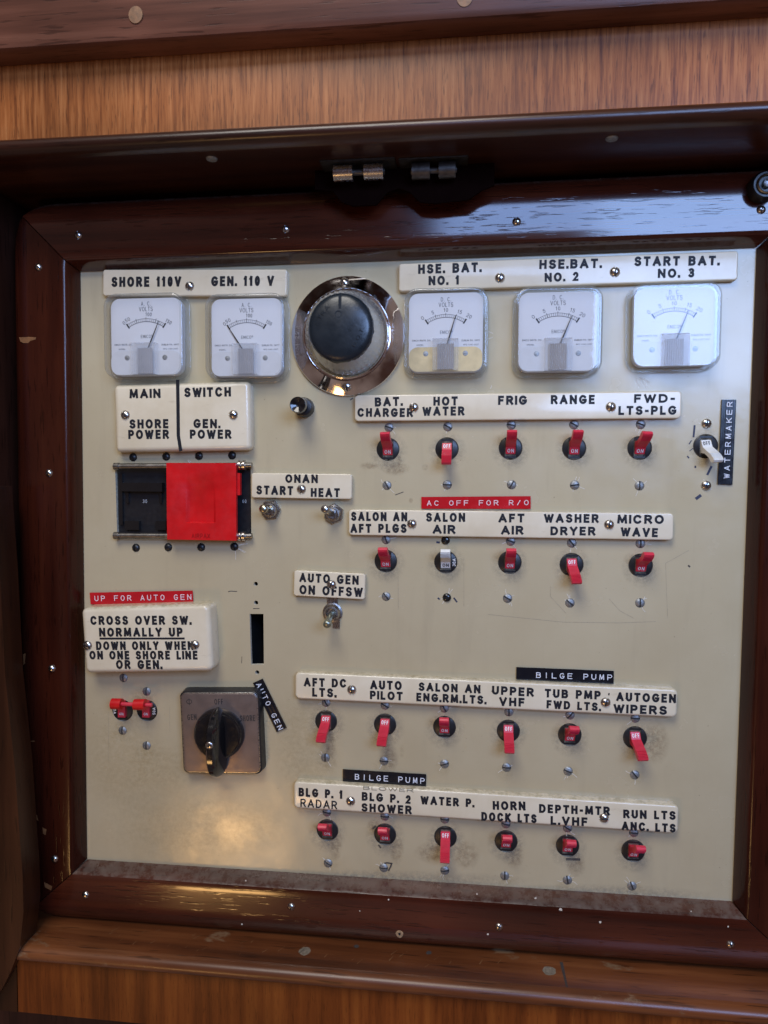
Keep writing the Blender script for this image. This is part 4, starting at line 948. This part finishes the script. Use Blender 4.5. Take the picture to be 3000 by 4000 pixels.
# plate with a dished thumb recess
xs = [cc.x - W / 2, bm_w.x - .0122, bm_w.x - .0098, bm_w.x + .0098, bm_w.x + .0122, cc.x + W / 2]; ys = [cc.y - H / 2, bm_w.y - .0172, bm_w.y - .0165, bm_w.y + .0120, bm_w.y + .0170, cc.y + H / 2]
zs = lambda i, j: .0084 if (i in (2, 3) and j in (2, 3)) else .011
vs = [(x, y, zs(i, j)) for j, y in enumerate(ys) for i, x in enumerate(xs)]
fs = [(j * 6 + i, j * 6 + i + 1, j * 6 + i + 7, j * 6 + i + 6) for j in range(5) for i in range(5)]
mb.add(vs, fs)
rim = [0, 1, 2, 3, 4, 5, 11, 17, 23, 29, 35, 34, 33, 32, 31, 30, 24, 18, 12, 6]
k0 = len(mb.v); mb.v += [Vector((mb.v[i].x, mb.v[i].y, .0075)) for i in rim]
mb.f += [(rim[i], rim[(i + 1) % 20], k0 + (i + 1) % 20, k0 + i) for i in range(20)]
part('slide_plate', mb, 'red_plate', ms)
part('slide_tab', bx(F('R6', 941, 600), F('R6', 962, 730), .004, .0082, .008), 'red_plate', ms)
mb = MB(); text_px(mb, 'R6', 'AIRPAX', 676, 970, 785, 970, 26, .0112, .12); part('moulded_mark', mb, simple('dark_red_relief', (.34, .004, .006), .4), ms)
gp = simple('grey_print', (.42, .45, .48), .5)
for tx, xa, xb in (('30', 388, 414), ('60', 975, 999)): mb = MB(); text_px(mb, 'R6', tx, xa, 766, xb, 766, 20, -.0029, .14); part('rating', mb, gp, ms)
for x, y, a in ((332, 507, 30), (527, 503, 0), (720, 499, 60), (915, 496, -10), (349, 1040, 0), (539, 1037, 110), (733, 1037, 70), (928, 1033, 20)):
    q = tolocal(ms, P(*F('R6', x, y))); sub('screw', SC_BLK, ms, (q.x, q.y, .00005), R(a))

# ------------------------------------------------------------------ bat toggle switches
def toggle(lab, cpx, tip, hexrot, mat, nut=True, ring=False, rb=.0062):
    c = P(*cpx); t = thing('toggle_switch', lab, 'toggle switch', (c.x, c.y, 0), 0, 'bat lever toggle switches')
    if nut:
        mb = MB(); mb.loft([[(r * math.cos(R(hexrot) + 2 * math.pi * j / 6), r * math.sin(R(hexrot) + 2 * math.pi * j / 6), z) for j in range(6)] for r, z in ((.0082, .0001), (.0082, .0028), (.0074, .0034))], False, True); part('nut', mb, 'dull_steel', t, True)
    else:
        mb = MB(); mb.lathe([(.0079, .0001), (.0079, .0012), (.0066, .0016), (.0060, .0030), (.0058, .0034)], 32, cap1=True); part('nut', mb, 'dull_steel', t, True)
        mb = MB(); mb.box((-.0042, .004, .0002), (.0042, .0155, .0011)); mb.box((.0005, -.0125, .0002), (.0058, -.004, .0011)); part('tab_washer', mb, 'dull_steel', t, True)
    n = 24; mb = MB(); mb.lathe([(.0058, .0034), (.0060, .0038), (.0056, .0044), (.0058, .0050), (.0055, .0058), (.0054, .0064), (.0042, .0066), (.0036, .0050), (.0001, .0046)], n, cap1=True); part('bushing', mb, 'dull_steel', t, True)
    q = tolocal(t, P(*tip, .0215)); a = Vector((0, 0, .0046)); d = (q - a).normalized(); u = d.orthogonal().normalized(); v = d.cross(u); Ln = (q - a).length
    mb = MB(); pr_ = [(0, .0018), (.3, .0022), (.7, .0029), (.88, .0033), (.95, .0032), (.99, .0026), (1.02, .0015), (1.03, .0002)]
    mb.loft([[a + d * Ln * f + (u * math.cos(6.2832 * j / 18) + v * math.sin(6.2832 * j / 18)) * r for j in range(18)] for f, r in pr_], False, True); part('lever', mb, mat, t, True)
toggle('toggle switch with hex nut below START, lever pointing out', (1059, 1991), (1026, 1987), 5, 'brass_nickel')
toggle('toggle switch with dark hex nut below HEAT, lever angled up left', (1305, 2006), (1266, 1986), 25, 'dull_steel')
toggle('toggle switch with tabbed washer and greenish lever below AUTO GEN ON OFF SW', (1300, 2392), (1276, 2443), 0, 'patina', nut=False)

# ------------------------------------------------------------------ rotary source selector
zf_ = .0105
pts = [P(x, y, zf_) for x, y in ((706, 2704), (1011, 2704), (1017, 3021), (711, 3024))]
c = sum(pts, Vector((0, 0, 0))) / 4; W = ((pts[1] - pts[0]).length + (pts[2] - pts[3]).length) / 2; H = ((pts[0] - pts[3]).length + (pts[1] - pts[2]).length) / 2
rs = thing('rotary_switch', 'square bronze faced rotary selector with black bar handle set to OFF', 'rotary switch', (c.x, c.y, 0), math.atan2((pts[1] - pts[0]).y, (pts[1] - pts[0]).x))
mb = MB(); plate(mb, W * 1.035, H * 1.035, .0055, .0001, .0098, .0014, side=.0008); part('base', mb, 'black', rs, True)
mb = MB(); plate(mb, W * .965, H * .965, .0045, .0098, zf_, .0006); part('face_plate', mb, 'bronze', rs, True)
mb = MB(); plate(mb, W * .985, H * .985, .0050, .0097, .0102, .0004); part('trim', mb, 'dull_steel', rs, True)
mb = MB(); z = zf_ + .0001
text_px(mb, 'S4', 'Φ', 788, 352, 830, 352, 48, z, .10); text_px(mb, 'S4', 'OFF', 990, 353, 1053, 351, 40, z, .15); text_px(mb, 'S4', 'GEN', 795, 465, 862, 462, 40, z, .15); text_px(mb, 'S4', 'SHORE', 1175, 472, 1283, 470, 42, z, .15)
part('lettering', mb, 'grey_print', rs)
hc = tolocal(rs, P(*F('S4', 1030, 577), zf_)); k = mpp(855, 2865, zf_)
mb = MB(); mb.lathe([(96 * k, zf_ + .0001), (96 * k, zf_ + .002), (91 * k, zf_ + .006), (84 * k, zf_ + .0075), (.0001, zf_ + .0078)], 48, (hc.x, hc.y), cap1=True); kn = part('knob', mb, 'gloss_black', rs, True)
# bar handle: an arched blade running top to bottom
rings = []; n = 22; Lh = .0280
for i in range(n + 1):
    u = -1 + 2 * i / n; y = Lh * u - .0058
    wd = .0066 * (1 - abs(u) ** 3.2) ** .55 + .0007; top = zf_ + .0060 + .0180 * (1 - abs(u) ** 4); bot = zf_ + .0022 + (.0 if abs(u) < .75 else (abs(u) - .75) * .004)
    rings.append([(-wd, y, bot), (-wd * .95, y, bot + (top - bot) * .35), (-wd * .62, y, bot + (top - bot) * .8), (-wd * .28, y, top), (wd * .28, y, top), (wd * .62, y, bot + (top - bot) * .8), (wd * .95, y, bot + (top - bot) * .35), (wd, y, bot)])
mb = MB(); mb.loft(rings, True, True); mb.xf(Matrix.Translation((hc.x, hc.y, 0)) @ Matrix.Rotation(R(-2), 4, 'Z')); part('handle', mb, 'gloss_black', kn, True)
me = cross_screw('handle_screw', .0030, .0010, 'steel'); sub('screw', me, kn, (hc.x, hc.y - .001, zf_ + .0241))

# ------------------------------------------------------------------ wear on the board: cracks, pen marks, residue
rr = random.Random(11); md = MB()
def crack(x, y, n, l0, l1, a0=0, a1=360):
    mb = MB()
    for i in range(n):
        a = R(rr.uniform(a0, a1)); l = rr.uniform(l0, l1); r0 = 17
        pts_ = [P(x + (r0 + l * f) * math.cos(a + .15 * f * rr.uniform(-1, 1)), y - (r0 + l * f) * math.sin(a + .15 * f * rr.uniform(-1, 1)), 0) for f in (0, .5, 1)]
        ribbon(mb, [p[:2] for p in pts_], .00022, .00010 + .00001 * i)
    part('crack', mb, 'crack', panel)
for b in BR[:23]:
    crack(*b['bot'], rr.choice((2, 3, 4)), 6, 24); crack(*b['top'], 2, 8, 26)
crack(2486, 1466, 6, 5, 55, 200, 340); crack(1925, 1490, 1, 10, 35, 250, 290); crack(917, 2135, 5, 10, 45, -90, 60); crack(725, 1785, 3, 8, 20, -60, 0)
crack(1990, 1140, 2, 30, 60, -30, 0); crack(1940, 1310, 2, 20, 45, 150, 210)
for pts_ in ([(2690, 2150), (2600, 2200), (2603, 2300), (2608, 2415)], [(1907, 2400), (2200, 2430), (2420, 2433), (2560, 2428)], [(2380, 2340), (2420, 2385), (2475, 2415)], [(1555, 2250), (1556, 2380)], [(1812, 2180), (1812, 2370)], [(2150, 2290), (2150, 2330), (2210, 2395)], [(424, 2780), (424, 2970)], [(1540, 2960), (1555, 2985)], [(662, 2760), (664, 2860)]):
    md = MB(); ribbon(md, [P(x, y)[:2] for x, y in pts_], .00012, .00009); part('scratch', md, 'crack_dark', panel)
mb = MB()
for pts_, w_ in (([(2713, 1664), (2709, 1705)], .0007), ([(2700, 1722), (2692, 1734)], .0004), ([(2706, 1752), (2694, 1761)], .0003), ([(2778, 1824), (2770, 1840), (2764, 1852)], .0008), ([(2734, 1937), (2722, 1946)], .0011), ([(2686, 1783), (2690, 1788)], .0005), ([(2716, 1822), (2716, 1825)], .0006)):
    ribbon(mb, [P(x, y)[:2] for x, y in pts_], w_, .00012)
ribbon(mb, [P(x, y)[:2] for x, y in ((1708, 2118), (1714, 2119))], .0008, .00012); ribbon(mb, [P(x, y)[:2] for x, y in ((1774, 2337), (1784, 2350))], .0006, .00012); ribbon(mb, [P(x, y)[:2] for x, y in ((1712, 2337), (1716, 2340))], .0006, .00012)
part('pen_mark', mb, 'ink_blue', panel)
mb = MB()
for pts_, w_ in (([(2215, 3356), (2228, 3356), (2262, 3357)], .0010), ([(893, 2311), (898, 2309), (925, 2310)], .0003), ([(990, 2377), (1012, 2377)], .0003), ([(2690, 2210), (2693, 2213)], .0006), ([(1466, 3228), (1458, 3235)], .0008), ([(1480, 3302), (1486, 3310)], .0007), ([(1502, 3372), (1512, 3370), (1530, 3373), (1526, 3385), (1518, 3400)], .0006), ([(944, 2590), (945, 2565)], .0002), ([(1377, 1556), (1369, 1562)], .0004), ([(1545, 1933), (1575, 1922)], .0003)):
    mb = MB(); ribbon(mb, [P(x, y)[:2] for x, y in pts_], w_, .00011); part('scuff', mb, 'soil', panel)
mb = MB(); A = P(1049, 2965); B = P(1046, 2800); glyph_run(mb, 'ANTU GEN', A, B, .0036, .0001, .05); part('pencil_note', mb, 'crack_dark', panel)
SZ = [.00003]
def stains(lst, mat, nm):
    for i, (x, y, w_, h_) in enumerate(lst):
        q = [P(x - w_, y - h_), P(x + w_, y - h_), P(x + w_, y + h_), P(x - w_, y + h_)]
        mb = MB(); mb.uv = [(0, 1), (1, 1), (1, 0), (0, 0)]
        mb.v = [Vector((p.x, p.y, SZ[0] + .000002 * i)) for p in q]; mb.f = [(3, 2, 1, 0)]; part(nm, mb, mat, panel)
    SZ[0] += .00005
stains([(1690, 3330, 75, 45), (1820, 3340, 60, 60), (1460, 3225, 30, 30), (1310, 3300, 28, 70), (1550, 3320, 30, 60), (2010, 3340, 40, 60), (2250, 3380, 40, 50), (1520, 2960, 40, 60), (2560, 2900, 60, 90), (1290, 2900, 24, 70), (560, 2750, 60, 80), (1545, 1830, 60, 30), (1605, 1955, 10, 12), (1440, 1820, 40, 16), (1660, 1825, 14, 14), (1560, 1800, 12, 24)], 'stain', 'stain')
stains([(x + rr.uniform(-10, 10), y + rr.uniform(0, 25), 40, 38) for x, y in [b['bot'] for b in BR[11:]]] + [(1500, 2890, 60, 40), (640, 3000, 160, 120), (1570, 2935, 12, 30), (480, 2950, 170, 260), (760, 3230, 420, 160), (1200, 2900, 150, 260)], 'stain_y', 'stain')
stains([(x + 1, y + 8, 80, 82) for x, y in [b['c'] for b in BR[:23]]] + [(1400, 3440, 700, 45), (2300, 3500, 500, 50)], 'stain_d', 'stain')
